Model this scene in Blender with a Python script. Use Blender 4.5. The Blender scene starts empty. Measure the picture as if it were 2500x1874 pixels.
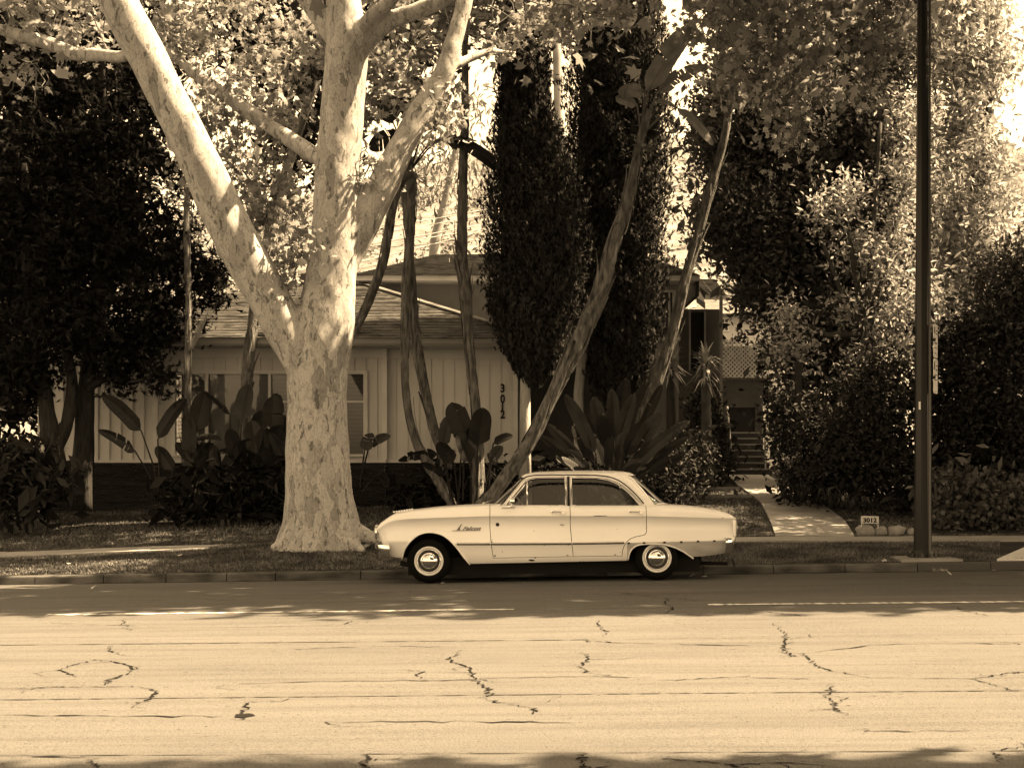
import bpy, bmesh, math, random
import numpy as np
from mathutils import Vector, Matrix, Euler

random.seed(7)
rng = np.random.default_rng(7)
scene = bpy.context.scene
COL = scene.collection
R = math.radians

# ------------------------------------------------------------------ camera
F_PX, CX, HORIZON, CAM_H = 3600.0, 1250.0, 1139.0, 1.4
cam_data = bpy.data.cameras.new('camera')
cam_data.sensor_width = 36.0
cam_data.lens = 36.0 * F_PX / 2500.0
cam_data.shift_y = (HORIZON - 937.0) / 2500.0
cam_data.clip_start, cam_data.clip_end = 0.1, 3000.0
cam = bpy.data.objects.new('camera', cam_data)
cam.location = (0, 0, CAM_H)
cam.rotation_euler = (R(90), 0, 0)
COL.objects.link(cam)
scene.camera = cam

# ------------------------------------------------------------------ light (one toned daylight)
TONE = (1.0, 0.718, 0.408)
SUN_EL, SUN_AZ = 52.0, 5.0          # azimuth measured from +X towards +Y
SUN_STRENGTH, SKY_STRENGTH, EXPOSURE = 4.9, 0.138, 2.6
world = bpy.data.worlds.new('World')
scene.world = world
world.use_nodes = True
wn = world.node_tree.nodes
wl = world.node_tree.links
wn.clear()
sky = wn.new('ShaderNodeTexSky')
sky.sky_type = 'NISHITA'
sky.sun_disc = False
sky.sun_elevation = R(SUN_EL)
sky.sun_rotation = R(90 - SUN_AZ)
sky.air_density, sky.dust_density, sky.ozone_density = 1.0, 2.5, 1.0
bw = wn.new('ShaderNodeRGBToBW')
tint = wn.new('ShaderNodeVectorMath'); tint.operation = 'SCALE'
tint.inputs[0].default_value = TONE
bg = wn.new('ShaderNodeBackground')
bg.inputs['Strength'].default_value = SKY_STRENGTH
wo = wn.new('ShaderNodeOutputWorld')
wl.new(sky.outputs[0], bw.inputs[0])
wl.new(bw.outputs[0], tint.inputs['Scale'])
wl.new(tint.outputs[0], bg.inputs['Color'])
wl.new(bg.outputs[0], wo.inputs[0])

sun_data = bpy.data.lights.new('sun', 'SUN')
sun_data.energy = SUN_STRENGTH
sun_data.angle = R(0.6)
sun_data.color = TONE
sun = bpy.data.objects.new('sun', sun_data)
to_sun = Vector((math.cos(R(SUN_EL)) * math.cos(R(SUN_AZ)), math.cos(R(SUN_EL)) * math.sin(R(SUN_AZ)), math.sin(R(SUN_EL))))
sun.rotation_euler = to_sun.to_track_quat('Z', 'Y').to_euler()
sun.location = (30, 10, 40)
COL.objects.link(sun)

vs = scene.view_settings
vs.view_transform = 'Standard'
vs.look = 'None'
vs.gamma = 1.0
vs.use_curve_mapping = False
vs.exposure = EXPOSURE
scene.render.engine = 'CYCLES'
scene.cycles.max_bounces = 5
scene.cycles.diffuse_bounces = 2
scene.cycles.glossy_bounces = 2
scene.cycles.transmission_bounces = 4
scene.cycles.transparent_max_bounces = 8
scene.cycles.sample_clamp_indirect = 4.0

# ------------------------------------------------------------------ helpers
def P(px, py, d):
    """a point of the photograph (2500 px wide) at depth d metres from the camera"""
    return Vector(((px - CX) * d / F_PX, d, CAM_H - (py - HORIZON) * d / F_PX))

def interp(x, pts):
    return float(np.interp(x, [p[0] for p in pts], [p[1] for p in pts]))

def props(o, label=None, cat=None, group=None, kind=None):
    if label: o['label'] = label
    if cat: o['category'] = cat
    if group: o['group'] = group
    if kind: o['kind'] = kind
    return o

def thing(name, label, cat, loc, group=None, rot=None):
    o = bpy.data.objects.new(name, None)
    o.empty_display_size = 0.2
    o.location = loc
    if rot: o.rotation_euler = rot
    COL.objects.link(o)
    return props(o, label, cat, group)

def attach(o, parent):
    """parent o (built in world coordinates) to an unrotated thing, or to a part built in world coordinates"""
    o.parent = parent
    p = parent
    if p.type == 'EMPTY' and not any(abs(a) > 1e-9 for a in p.rotation_euler):
        o.matrix_parent_inverse = Matrix.Translation(p.location).inverted()

def link_mesh(name, me, mat=None, parent=None, local=False):
    o = bpy.data.objects.new(name, me)
    COL.objects.link(o)
    if mat is not None:
        me.materials.clear(); me.materials.append(mat)
    if parent is not None:
        if local: o.parent = parent
        else: attach(o, parent)
    return o

def mesh(name, verts, faces, mat=None, parent=None, smooth=False, local=False, sharp=None):
    me = bpy.data.meshes.new(name)
    me.from_pydata([tuple(v) for v in verts], [], [tuple(f) for f in faces])
    me.update()
    if smooth:
        me.polygons.foreach_set('use_smooth', [True] * len(me.polygons))
        if sharp: me.set_sharp_from_angle(angle=R(sharp))
    return link_mesh(name, me, mat, parent, local)

def mesh_np(name, V, Fa, mat=None, parent=None, smooth=False):
    """V (n,3) float, Fa (m,k) int with constant k"""
    me = bpy.data.meshes.new(name)
    n, m, k = len(V), len(Fa), Fa.shape[1]
    me.vertices.add(n); me.vertices.foreach_set('co', V.astype(np.float32).ravel())
    me.loops.add(m * k); me.loops.foreach_set('vertex_index', Fa.astype(np.int32).ravel())
    me.polygons.add(m)
    me.polygons.foreach_set('loop_start', np.arange(0, m * k, k, dtype=np.int32))
    me.polygons.foreach_set('loop_total', np.full(m, k, dtype=np.int32))
    if smooth: me.polygons.foreach_set('use_smooth', np.ones(m, dtype=bool))
    me.update(calc_edges=True)
    return link_mesh(name, me, mat, parent)

class MB:
    def __init__(self): self.v, self.f = [], []
    def add(self, vs_, fs_):
        b = len(self.v)
        self.v += [tuple(v) for v in vs_]
        self.f += [tuple(i + b for i in f) for f in fs_]
        return self
    def box(self, x0, x1, y0, y1, z0, z1):
        return self.add([(x0,y0,z0),(x1,y0,z0),(x1,y1,z0),(x0,y1,z0),(x0,y0,z1),(x1,y0,z1),(x1,y1,z1),(x0,y1,z1)],
                        [(0,3,2,1),(4,5,6,7),(0,1,5,4),(1,2,6,5),(2,3,7,6),(3,0,4,7)])
    def obox(self, c, size, rot=(0,0,0)):
        M = Matrix.Translation(Vector(c)) @ Euler(rot).to_matrix().to_4x4()
        h = [s / 2 for s in size]
        vv = [M @ Vector((sx*h[0], sy*h[1], sz*h[2])) for sz in (-1,1) for sx, sy in ((-1,-1),(1,-1),(1,1),(-1,1))]
        return self.add(vv, [(0,3,2,1),(4,5,6,7),(0,1,5,4),(1,2,6,5),(2,3,7,6),(3,0,4,7)])
    def bar(self, a, b, w, t, up=(0,0,1)):
        """rectangular bar from a to b, w across, t along up"""
        a, b = Vector(a), Vector(b)
        d = (b - a).normalized(); s = d.cross(Vector(up)).normalized(); u = s.cross(d)
        vv = []
        for p in (a, b):
            for i, j in ((-1,-1),(1,-1),(1,1),(-1,1)):
                vv.append(p + s*(i*w/2) + u*(j*t/2))
        return self.add(vv, [(0,1,2,3),(7,6,5,4),(0,4,5,1),(1,5,6,2),(2,6,7,3),(3,7,4,0)])
    def tube(self, pts, radii, n=10, cap=True, mod=None, flat=1.0):
        pts = [Vector(p) for p in pts]
        if not hasattr(radii, '__len__'): radii = [radii] * len(pts)
        b = len(self.v)
        t0 = (pts[1] - pts[0]).normalized()
        ref = Vector((0,1,0)) if abs(t0.y) < 0.9 else Vector((1,0,0))
        nrm = t0.cross(ref).normalized()
        for i, p in enumerate(pts):
            if i == 0: t = pts[1] - pts[0]
            elif i == len(pts)-1: t = pts[-1] - pts[-2]
            else: t = pts[i+1] - pts[i-1]
            t.normalize()
            nrm = (nrm - t * nrm.dot(t)).normalized()
            bi = t.cross(nrm)
            for k in range(n):
                a = 2*math.pi*k/n
                r = radii[i] * (mod(i/(len(pts)-1), a) if mod else 1.0)
                self.v.append(tuple(p + nrm*(math.cos(a)*r) + bi*(math.sin(a)*r*flat)))
        for i in range(len(pts)-1):
            for k in range(n):
                k2 = (k+1) % n
                self.f.append((b+i*n+k, b+i*n+k2, b+(i+1)*n+k2, b+(i+1)*n+k))
        if cap:
            self.f.append(tuple(b+k for k in range(n))[::-1])
            self.f.append(tuple(b+(len(pts)-1)*n+k for k in range(n)))
        return self
    def prism(self, poly, y0, y1):
        """poly in (x,z), extruded along y"""
        n = len(poly)
        vv = [(x, y0, z) for x, z in poly] + [(x, y1, z) for x, z in poly]
        ff = [tuple(range(n)), tuple(range(2*n-1, n-1, -1))]
        for i in range(n):
            j = (i+1) % n
            ff.append((j, i, n+i, n+j))
        return self.add(vv, ff)
    def lathe_y(self, prof, n=40, c=(0,0,0)):
        """prof list of (r, y); axis along y through c"""
        b = len(self.v)
        for r, y in prof:
            for k in range(n):
                a = 2*math.pi*k/n
                self.v.append((c[0]+r*math.cos(a), c[1]+y, c[2]+r*math.sin(a)))
        for i in range(len(prof)-1):
            for k in range(n):
                k2 = (k+1) % n
                self.f.append((b+i*n+k, b+i*n+k2, b+(i+1)*n+k2, b+(i+1)*n+k))
        return self
    def build(self, name, mat, parent=None, smooth=False, local=False, sharp=None):
        return mesh(name, self.v, self.f, mat, parent, smooth, local, sharp)

def smooth_path(pts, n=40):
    """Catmull-Rom through 3-D points (also interpolates extra components)"""
    A = np.array([list(p) for p in pts], float)
    A = np.vstack([2*A[0]-A[1], A, 2*A[-1]-A[-2]])
    out = []
    segs = len(A) - 3
    per = max(2, n // segs)
    for s in range(segs):
        p0, p1, p2, p3 = A[s:s+4]
        for k in range(per):
            t = k / per
            out.append(0.5*((2*p1)+(-p0+p2)*t+(2*p0-5*p1+4*p2-p3)*t*t+(-p0+3*p1-3*p2+p3)*t**3))
    out.append(A[-2])
    return np.array(out)

# ------------------------------------------------------------------ materials (grey: the light carries the sepia tone)
_mats = {}
def mat(name, v, rough=0.8, var=0.0, scale=4.0, detail=4.0, stretch=(1,1,1), bump=0.0, bscale=None, bdist=0.02,
        metal=0.0, spec=0.1, coords='Object', v2=None, contrast=None, leaf=0.0, island=0.0, coat=0.0):
    if name in _mats: return _mats[name]
    m = bpy.data.materials.new(name); m.use_nodes = True
    nt = m.node_tree; nd = nt.nodes; lk = nt.links
    bs = nd['Principled BSDF']
    bs.inputs['Roughness'].default_value = rough
    bs.inputs['Metallic'].default_value = metal
    bs.inputs['Specular IOR Level'].default_value = spec
    if coat: bs.inputs['Coat Weight'].default_value = coat; bs.inputs['Coat Roughness'].default_value = 0.08
    bs.inputs['Base Color'].default_value = (v, v, v, 1)
    tc = nd.new('ShaderNodeTexCoord'); mp = nd.new('ShaderNodeMapping')
    mp.inputs['Scale'].default_value = stretch
    lk.new(tc.outputs[coords], mp.inputs['Vector'])
    col = None
    if var or v2 is not None:
        nz = nd.new('ShaderNodeTexNoise'); nz.inputs['Scale'].default_value = scale; nz.inputs['Detail'].default_value = detail
        lk.new(mp.outputs[0], nz.inputs['Vector'])
        cr = nd.new('ShaderNodeValToRGB')
        lo, hi = (v*(1-var), v*(1+var)) if v2 is None else (v, v2)
        a, b = contrast or (0.3, 0.7)
        cr.color_ramp.elements[0].position = a; cr.color_ramp.elements[0].color = (lo, lo, lo, 1)
        cr.color_ramp.elements[1].position = b; cr.color_ramp.elements[1].color = (hi, hi, hi, 1)
        lk.new(nz.outputs['Fac'], cr.inputs[0])
        col = cr.outputs[0]
    if island:
        ge = nd.new('ShaderNodeNewGeometry')
        mr = nd.new('ShaderNodeMapRange'); mr.inputs[3].default_value = v*(1-island); mr.inputs[4].default_value = v*(1+island)
        lk.new(ge.outputs['Random Per Island'], mr.inputs[0])
        if col is None: col = mr.outputs[0]
        else:
            mr.inputs[3].default_value = 1-island; mr.inputs[4].default_value = 1+island
            mm = nd.new('ShaderNodeMixRGB'); mm.blend_type = 'MULTIPLY'; mm.inputs[0].default_value = 1
            lk.new(col, mm.inputs[1]); lk.new(mr.outputs[0], mm.inputs[2]); col = mm.outputs[0]
    if col is not None: lk.new(col, bs.inputs['Base Color'])
    if bump:
        bz = nd.new('ShaderNodeTexNoise'); bz.inputs['Scale'].default_value = bscale or scale*4; bz.inputs['Detail'].default_value = 5
        lk.new(mp.outputs[0], bz.inputs['Vector'])
        bp = nd.new('ShaderNodeBump'); bp.inputs['Strength'].default_value = bump; bp.inputs['Distance'].default_value = bdist
        lk.new(bz.outputs['Fac'], bp.inputs['Height']); lk.new(bp.outputs[0], bs.inputs['Normal'])
    if leaf:
        tr = nd.new('ShaderNodeBsdfTranslucent')
        tr.inputs['Color'].default_value = (v, v, v, 1)
        if col is not None: lk.new(col, tr.inputs['Color'])
        mx = nd.new('ShaderNodeMixShader'); mx.inputs[0].default_value = leaf
        out = nd['Material Output']
        lk.new(bs.outputs[0], mx.inputs[1]); lk.new(tr.outputs[0], mx.inputs[2]); lk.new(mx.outputs[0], out.inputs['Surface'])
    _mats[name] = m
    return m

def glass_mat(name, tintv=0.6, rough=0.02, refl=1.0):
    m = bpy.data.materials.new(name); m.use_nodes = True
    nd = m.node_tree.nodes; lk = m.node_tree.links
    nd.remove(nd['Principled BSDF'])
    t = nd.new('ShaderNodeBsdfTransparent'); t.inputs[0].default_value = (tintv, tintv, tintv, 1)
    g = nd.new('ShaderNodeBsdfGlossy'); g.inputs['Roughness'].default_value = rough
    g.inputs['Color'].default_value = (refl, refl, refl, 1)
    fr = nd.new('ShaderNodeFresnel'); fr.inputs[0].default_value = 1.5
    mx = nd.new('ShaderNodeMixShader')
    lk.new(fr.outputs[0], mx.inputs[0]); lk.new(t.outputs[0], mx.inputs[1]); lk.new(g.outputs[0], mx.inputs[2])
    lk.new(mx.outputs[0], nd['Material Output'].inputs['Surface'])
    return m

# ------------------------------------------------------------------ foliage helpers
def tmpl_star():
    """five-lobed sycamore leaf, unit width"""
    ang = [-90, -55, -20, 5, 38, 62, 90, 118, 142, 175, 200, 235]
    rad = [0.30, 0.34, 0.50, 0.27, 0.56, 0.30, 0.62, 0.30, 0.56, 0.27, 0.50, 0.34]
    v = [(0, 0, 0.02)]
    for a, r in zip(ang, rad):
        x, y = r*math.cos(R(a)), r*math.sin(R(a))
        v.append((x, y, -0.34*abs(x) - .45*max(0, y)**2 + (0.06 if r > 0.45 else 0)))
    n = len(ang)
    f = [(0, 1+i, 1+(i+1) % n) for i in range(n)]
    return np.array(v), np.array(f)

def tmpl_oval(w=0.42):
    v = [(0,-.5,0),(w*.5,-.12,.08),(w*.36,.25,.06),(0,.5,-.04),(-w*.36,.25,.06),(-w*.5,-.12,.08),(0,0,-.01)]
    f = [(0,1,6),(1,2,6),(2,3,6),(3,4,6),(4,5,6),(5,0,6)]
    return np.array(v), np.array(f)

def tmpl_diamond(w=0.4):
    v = [(0,-.5,0),(w*.5,0,.06),(0,.5,0),(-w*.5,0,.06)]
    f = [(0,1,2),(0,2,3)]
    return np.array(v), np.array(f)

def tmpl_spray():
    """a ragged conifer spray: five narrow blades"""
    v, f = [], []
    for k, (a, l) in enumerate(((0, 1.0), (34, .66), (-30, .74), (16, .88), (-14, .9))):
        ca, sa = math.cos(R(a)), math.sin(R(a))
        pts = [(0, -.3), (.075, .12*l), (0, .7*l), (-.075, .12*l)]
        b = len(v)
        for x, y in pts: v.append((x*ca + y*sa, -x*sa + y*ca, .07*(k-2)*(y+.3)))
        f += [(b, b+1, b+2), (b, b+2, b+3)]
    return np.array(v), np.array(f)

STAR, OVAL, DIAMOND, SPRAY = tmpl_star(), tmpl_oval(), tmpl_diamond(), tmpl_spray()
NARROW = tmpl_oval(0.26)
LEAF2 = tmpl_diamond(0.42)

def leaf_arrays(C, size, tmpl, up=None, jitter=1.0, axis=None, axis_w=0.0):
    """place template at centres C with random orientation. up: preferred normal (n,3) or vector; axis: preferred long axis"""
    T, Fa = tmpl
    n, k = len(C), len(T)
    nrm = rng.normal(size=(n, 3)) * jitter
    if up is not None: nrm = nrm + np.asarray(up)
    nrm /= np.linalg.norm(nrm, axis=1, keepdims=True) + 1e-9
    tg = rng.normal(size=(n, 3))
    if axis is not None: tg = tg*(1-axis_w) + np.asarray(axis)*axis_w*2
    tg -= nrm * np.sum(nrm*tg, axis=1, keepdims=True)
    tg /= np.linalg.norm(tg, axis=1, keepdims=True) + 1e-9
    bt = np.cross(tg, nrm)
    s = np.asarray(size) * np.ones(n)
    s = s * rng.uniform(.7, 1.3, n)
    Rm = np.stack([bt, tg, nrm], axis=2)
    V = np.einsum('nij,kj->nki', Rm, T) * s[:, None, None] + np.asarray(C)[:, None, :]
    Fo = (Fa[None] + (np.arange(n) * k)[:, None, None]).reshape(-1, 3)
    return V.reshape(-1, 3), Fo

def leaves(name, C, size, tmpl, material, parent=None, **kw):
    V, Fo = leaf_arrays(C, size, tmpl, **kw)
    o = mesh_np(name, V, Fo, material, parent)
    return o

def clumps(blobs, per_m=None):
    """blobs: (center, (rx,ry,rz), clumps, leaves per clump, clump radius) -> centres and outward direction"""
    out = []
    for c, r, nc, nl, cr in blobs:
        d = rng.normal(size=(nc, 3)); d /= np.linalg.norm(d, axis=1, keepdims=True)
        rad = rng.uniform(.35, 1.0, (nc, 1)) ** (1/2)
        cc = np.array(c) + d * rad * np.array(r)
        p = cc[:, None, :] + rng.normal(size=(nc, nl, 3)) * cr * rng.uniform(.6, 1.3, (nc, 1, 1))
        out.append(p.reshape(-1, 3))
    return np.vstack(out)

def pblob(px, py, rx, ry, d, rd, nc, nl, cr):
    """a clump region given in the photograph at depth d"""
    k = d / F_PX
    return (tuple(P(px, py, d)), (rx*k, rd, ry*k), nc, nl, cr)
# ================================================================== ground
def grade(d): return interp(d, [(0,.003),(6,.003),(9,.009),(12,.0095),(14.6,.0135),(20,.0145),(60,.0145)])
def z_road(X, d): return X*grade(d) + interp(d, [(17.4,0),(19.3,-.05),(19.9,-.105),(20.3,-.13)])
KERB_D = 19.9
def z_kerb(X): return X*.0146 + .022
def z_walk(X): return interp(X, [(-14,-.17),(-8.1,-.01),(-5,.106),(-2,.16),(3.7,.235),(8.1,.25),(14,.31)])
def z_lawn(X, d):
    if d <= 20.05: return z_kerb(X)
    if d < 22.7:
        t = (d-20.05)/2.65
        z = z_kerb(X)*(1-t) + z_walk(X)*t
    elif d <= 24.0: z = z_walk(X)
    elif d <= 34: z = z_walk(X) + .11*(d-24)
    else: z = z_walk(X) + 1.1 + .01*(d-34)
    # mound round the foot of the big trunk
    r = math.hypot(X+2.92, (d-22.3)*.9)
    if X < 6: z += .10*math.exp(-(r/1.5)**2)
    return z

M_ASPHALT = mat('asphalt', .29, rough=.9, spec=.04)
def finish_asphalt(m):
    nd = m.node_tree.nodes; lk = m.node_tree.links; bs = nd['Principled BSDF']
    tc = nd['Texture Coordinate'] if 'Texture Coordinate' in nd else nd.new('ShaderNodeTexCoord')
    def noise(scale, det, st=(1,1,1)):
        mp = nd.new('ShaderNodeMapping'); mp.inputs['Scale'].default_value = st
        lk.new(tc.outputs['Object'], mp.inputs[0])
        n = nd.new('ShaderNodeTexNoise'); n.inputs['Scale'].default_value = scale; n.inputs['Detail'].default_value = det
        n.inputs['Roughness'].default_value = .65
        lk.new(mp.outputs[0], n.inputs['Vector']); return n.outputs['Fac']
    def ramp(sock, a, va, b, vb):
        c = nd.new('ShaderNodeValToRGB')
        c.color_ramp.elements[0].position = a; c.color_ramp.elements[0].color = (va,)*3+(1,)
        c.color_ramp.elements[1].position = b; c.color_ramp.elements[1].color = (vb,)*3+(1,)
        lk.new(sock, c.inputs[0]); return c.outputs[0]
    def mul(a, b):
        x = nd.new('ShaderNodeMixRGB'); x.blend_type = 'MULTIPLY'; x.inputs[0].default_value = 1
        lk.new(a, x.inputs[1]); lk.new(b, x.inputs[2]); return x.outputs[0]
    grain = ramp(noise(90, 2), .36, .074, .52, .116)              # stone grain
    streak = ramp(noise(1.0, 6, (.35, 5, 1)), .34, .80, .56, 1.0)  # wear along the lanes
    patch = ramp(noise(.55, 5, (.5, 1.4, 1)), .3, .86, .6, 1.0)
    fleck = ramp(noise(26, 3), .30, .45, .37, 1.0)
    c = mul(mul(mul(grain, streak), patch), fleck)
    lk.new(c, bs.inputs['Base Color'])
    bp = nd.new('ShaderNodeBump'); bp.inputs['Strength'].default_value = .55; bp.inputs['Distance'].default_value = .012
    lk.new(noise(70, 3), bp.inputs['Height']); lk.new(bp.outputs[0], bs.inputs['Normal'])
finish_asphalt(M_ASPHALT)
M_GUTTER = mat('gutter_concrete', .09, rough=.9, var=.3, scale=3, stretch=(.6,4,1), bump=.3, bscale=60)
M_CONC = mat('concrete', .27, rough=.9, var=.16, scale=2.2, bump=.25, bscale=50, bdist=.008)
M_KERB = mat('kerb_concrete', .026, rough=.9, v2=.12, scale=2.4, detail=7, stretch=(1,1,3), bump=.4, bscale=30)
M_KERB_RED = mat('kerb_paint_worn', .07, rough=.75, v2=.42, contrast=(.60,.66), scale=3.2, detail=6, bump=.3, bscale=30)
M_CRACK = mat('dark_crack', .016, rough=1, spec=0)  # dark fill tone of road cracks and pothole
M_SEAM = mat('tar_seam', .06, rough=.8)
M_PAINT = mat('road_paint', .62, rough=.7, v2=.28, scale=9, detail=6, stretch=(.4,3,1), contrast=(.42,.68))
M_SOIL = mat('soil', .05, rough=1, var=.4, scale=6, bump=.6, bscale=30, spec=.05)
M_TURF = mat('turf', .04, rough=1, var=.5, scale=3, detail=7, bump=.6, bscale=50, spec=.05)

def sheet(name, xs, ds, zf, material, smooth=True, dz=0.0):
    v = [(x, d, zf(x, d)+dz) for d in ds for x in xs]
    n = len(xs)
    f = [(j*n+i, j*n+i+1, (j+1)*n+i+1, (j+1)*n+i) for j in range(len(ds)-1) for i in range(n-1)]
    return mesh(name, v, f, material, None, smooth)

xs_far = list(np.linspace(-60, 60, 61))
# one base sheet reaching to the horizon, below everything
props(sheet('ground', list(np.linspace(-900, 900, 19)), [-300, -60, 0, 12, 20, 30, 45, 80, 300, 1200], lambda x, d: -.45 + (x*.006 if abs(x) < 60 else 0), M_SOIL), kind='structure')
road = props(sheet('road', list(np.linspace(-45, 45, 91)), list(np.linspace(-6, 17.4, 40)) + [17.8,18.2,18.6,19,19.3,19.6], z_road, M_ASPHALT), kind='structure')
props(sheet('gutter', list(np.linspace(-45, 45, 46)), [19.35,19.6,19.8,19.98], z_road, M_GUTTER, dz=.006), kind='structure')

def gpt(px, py, zf=z_road, dz=0):
    """pixel on the ground surface -> world"""
    d = 10.0
    for _ in range(60):
        X = (px-CX)*d/F_PX
        dn = (CAM_H - zf(X, d)) * F_PX / max(20.0, (py-HORIZON))
        d += .5*(dn-d)
    X = (px-CX)*d/F_PX
    return Vector((X, d, zf(X, d)+dz))

def S(x, y): return (x*1.1302, y*1.1302)      # 2212-px view coordinates -> photo pixels

def ribbon(name, pts, widths, material, dz, rough=0.0, sub=6):
    """flat strip on the road through world points"""
    A = np.array([[p.x, p.y] for p in pts])
    if sub > 1:
        out = []
        for i in range(len(A)-1):
            for k in range(sub):
                t = k/sub
                q = A[i]*(1-t)+A[i+1]*t
                if rough: q = q + rng.normal(size=2)*rough*np.array([1, .8])
                out.append(q)
        out.append(A[-1]); A = np.array(out)
    W = np.interp(np.linspace(0,1,len(A)), np.linspace(0,1,len(widths)), widths)
    if rough: W = W*rng.uniform(.1, 1.9, len(A))
    v, f = [], []
    for i in range(len(A)):
        t = A[min(i+1,len(A)-1)] - A[max(i-1,0)]
        n = np.array([-t[1], t[0]])/(np.linalg.norm(t)+1e-9)
        for s in (-1, 1):
            q = A[i]+n*s*W[i]/2
            v.append((q[0], q[1], z_road(q[0], q[1])+dz))
    for i in range(len(A)-1): f.append((2*i, 2*i+1, 2*i+3, 2*i+2))
    return mesh(name, v, f, material, road)

# straight seams and the worn lane line
for (a, b, w) in [((0,1393),(1270,1381),.026), ((1270,1381),(2212,1369),.008), ((0,1511),(1240,1499),.020), ((1240,1499),(2212,1491),.020), ((0,1632),(2212,1621),.012)]:
    ribbon('seam', [gpt(*S(*a)), gpt(*S(*b))], [w], M_SEAM, .004, rough=.002, sub=60)
for (a, b, w) in [((100,1328),(1110,1316),.075), ((1530,1306),(2260,1299),.085)]:
    ribbon('lane_line', [gpt(*S(*a)), gpt(*S(*b))], [w], M_PAINT, .005, rough=.001, sub=80)
CRACKS = [
 [(262,1338),(268,1352),(282,1362)], [(245,1394),(232,1402),(250,1412)],
 [(205,1425),(150,1438),(132,1447),(165,1462)], [(205,1424),(255,1430),(290,1445),(268,1458),(232,1470),(228,1480)],
 [(0,1487),(95,1485),(170,1484),(285,1482),(345,1492),(318,1510),(290,1525)],
 [(530,1516),(534,1532),(518,1546)], [(1000,1404),(985,1415),(966,1425),(1010,1440),(1024,1460),(1035,1475),(1048,1486),(1060,1500),(1040,1508)],
 [(1040,1508),(1095,1520),(1152,1530),(1150,1542)], [(480,1479),(700,1472),(910,1470),(1035,1468)],
 [(640,1402),(820,1396),(985,1397)], [(910,1450),(908,1466)],
 [(1035,1466),(1260,1461),(1410,1464)], [(1258,1408),(1270,1424),(1256,1440),(1266,1452),(1320,1462)],
 [(1265,1384),(1330,1388),(1500,1392),(1665,1396)],
 [(1290,1340),(1300,1356),(1310,1370)], [(1670,1345),(1692,1365),(1700,1380),(1690,1394),(1702,1410),(1735,1412),(1750,1425),(1768,1440),(1812,1452),(1878,1464)],
 [(1700,1398),(1690,1408),(1720,1418)], [(1735,1412),(1900,1392),(2100,1390),(2212,1392)],
 [(1420,1470),(1600,1462),(1780,1468)], [(1790,1478),(1795,1490),(1786,1506),(1800,1520),(1800,1532),(1826,1544)],
 [(1878,1464),(2100,1466),(2160,1482),(2185,1492)], [(2105,1466),(2180,1454),(2212,1452)],
 [(0,1544),(250,1546),(520,1548)], [(0,1632),(205,1636),(195,1646),(215,1660)], [(790,1630),(798,1640),(785,1650),(805,1662)],
 [(1255,1625),(1262,1640),(1258,1655),(1275,1662)], [(1400,1636),(1560,1648),(1620,1660)], [(2140,1622),(2165,1648)],
 [(1640,1318),(1700,1326),(1748,1332)], [(1440,1290),(1436,1304),(1452,1312),(1440,1325)], [(2060,1310),(2080,1318),(2140,1330)],
 [(1300,1275),(1420,1290),(1500,1296)], [(100,1345),(230,1350),(300,1352)], [(480,1356),(620,1352),(745,1348),(760,1340)],
 [(1570,1652),(1690,1648),(1810,1658)], [(1880,1580),(2100,1578)], [(700,1560),(980,1558),(1240,1562)],
 [(1990,1250),(2100,1262),(2230,1266)], [(640,1278),(760,1284),(900,1276)], [(200,1300),(420,1294),(560,1298)],
]
for c in CRACKS:
    pts = [gpt(*S(*q)) for q in c]
    w = .009 if pts[0].y > 13 else .013
    ribbon('crack', pts, [w*.3, w*1.3, w*.6, w*1.5, w*.3], M_CRACK, .0045, rough=.016, sub=9)
    for _ in range(2 if len(pts) > 4 else 1):      # short side branches
        q = pts[int(rng.integers(0, len(pts)))]
        a_ = rng.uniform(0, 2*math.pi)
        l_ = rng.uniform(.1, .45)
        ribbon('crack', [q, q+Vector((math.cos(a_)*l_*.6, math.sin(a_)*l_*.5, 0)), q+Vector((math.cos(a_+.6)*l_*1.2, math.sin(a_+.6)*l_, 0))], [w*.7, w*.4, w*.1], M_CRACK, .0045, rough=.014, sub=6)
# pothole by the left lane
ph = gpt(*S(526,1546))
ang = np.linspace(0, 2*math.pi, 15)[:-1]
mesh('pothole', [(ph.x+.06*math.cos(a)*rng.uniform(.7,1.2), ph.y+.07*math.sin(a)*rng.uniform(.7,1.2), ph.z+.005) for a in ang], [tuple(range(14))], M_CRACK, road)

# kerb stones
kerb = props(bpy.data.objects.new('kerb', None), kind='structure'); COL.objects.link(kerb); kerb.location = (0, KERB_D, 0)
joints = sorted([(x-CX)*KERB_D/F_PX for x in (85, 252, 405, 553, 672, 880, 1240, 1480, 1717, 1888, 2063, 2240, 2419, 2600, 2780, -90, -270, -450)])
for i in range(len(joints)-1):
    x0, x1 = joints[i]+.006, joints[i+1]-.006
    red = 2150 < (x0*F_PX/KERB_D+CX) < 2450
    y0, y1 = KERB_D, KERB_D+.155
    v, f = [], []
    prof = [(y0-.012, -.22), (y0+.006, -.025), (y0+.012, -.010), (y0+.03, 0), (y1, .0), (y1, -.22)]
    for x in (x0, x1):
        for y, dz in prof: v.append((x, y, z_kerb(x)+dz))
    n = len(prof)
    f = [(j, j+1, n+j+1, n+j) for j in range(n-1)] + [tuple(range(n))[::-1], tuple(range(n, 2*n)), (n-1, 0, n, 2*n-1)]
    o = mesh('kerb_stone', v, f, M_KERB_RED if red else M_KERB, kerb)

# parkway and lawn soil
xs_l = list(np.linspace(-16, 16, 129))
props(sheet('lawn', xs_l, list(np.linspace(20.04, 34, 60)) + [36, 40, 50, 60], z_lawn, M_TURF), kind='structure')

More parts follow.
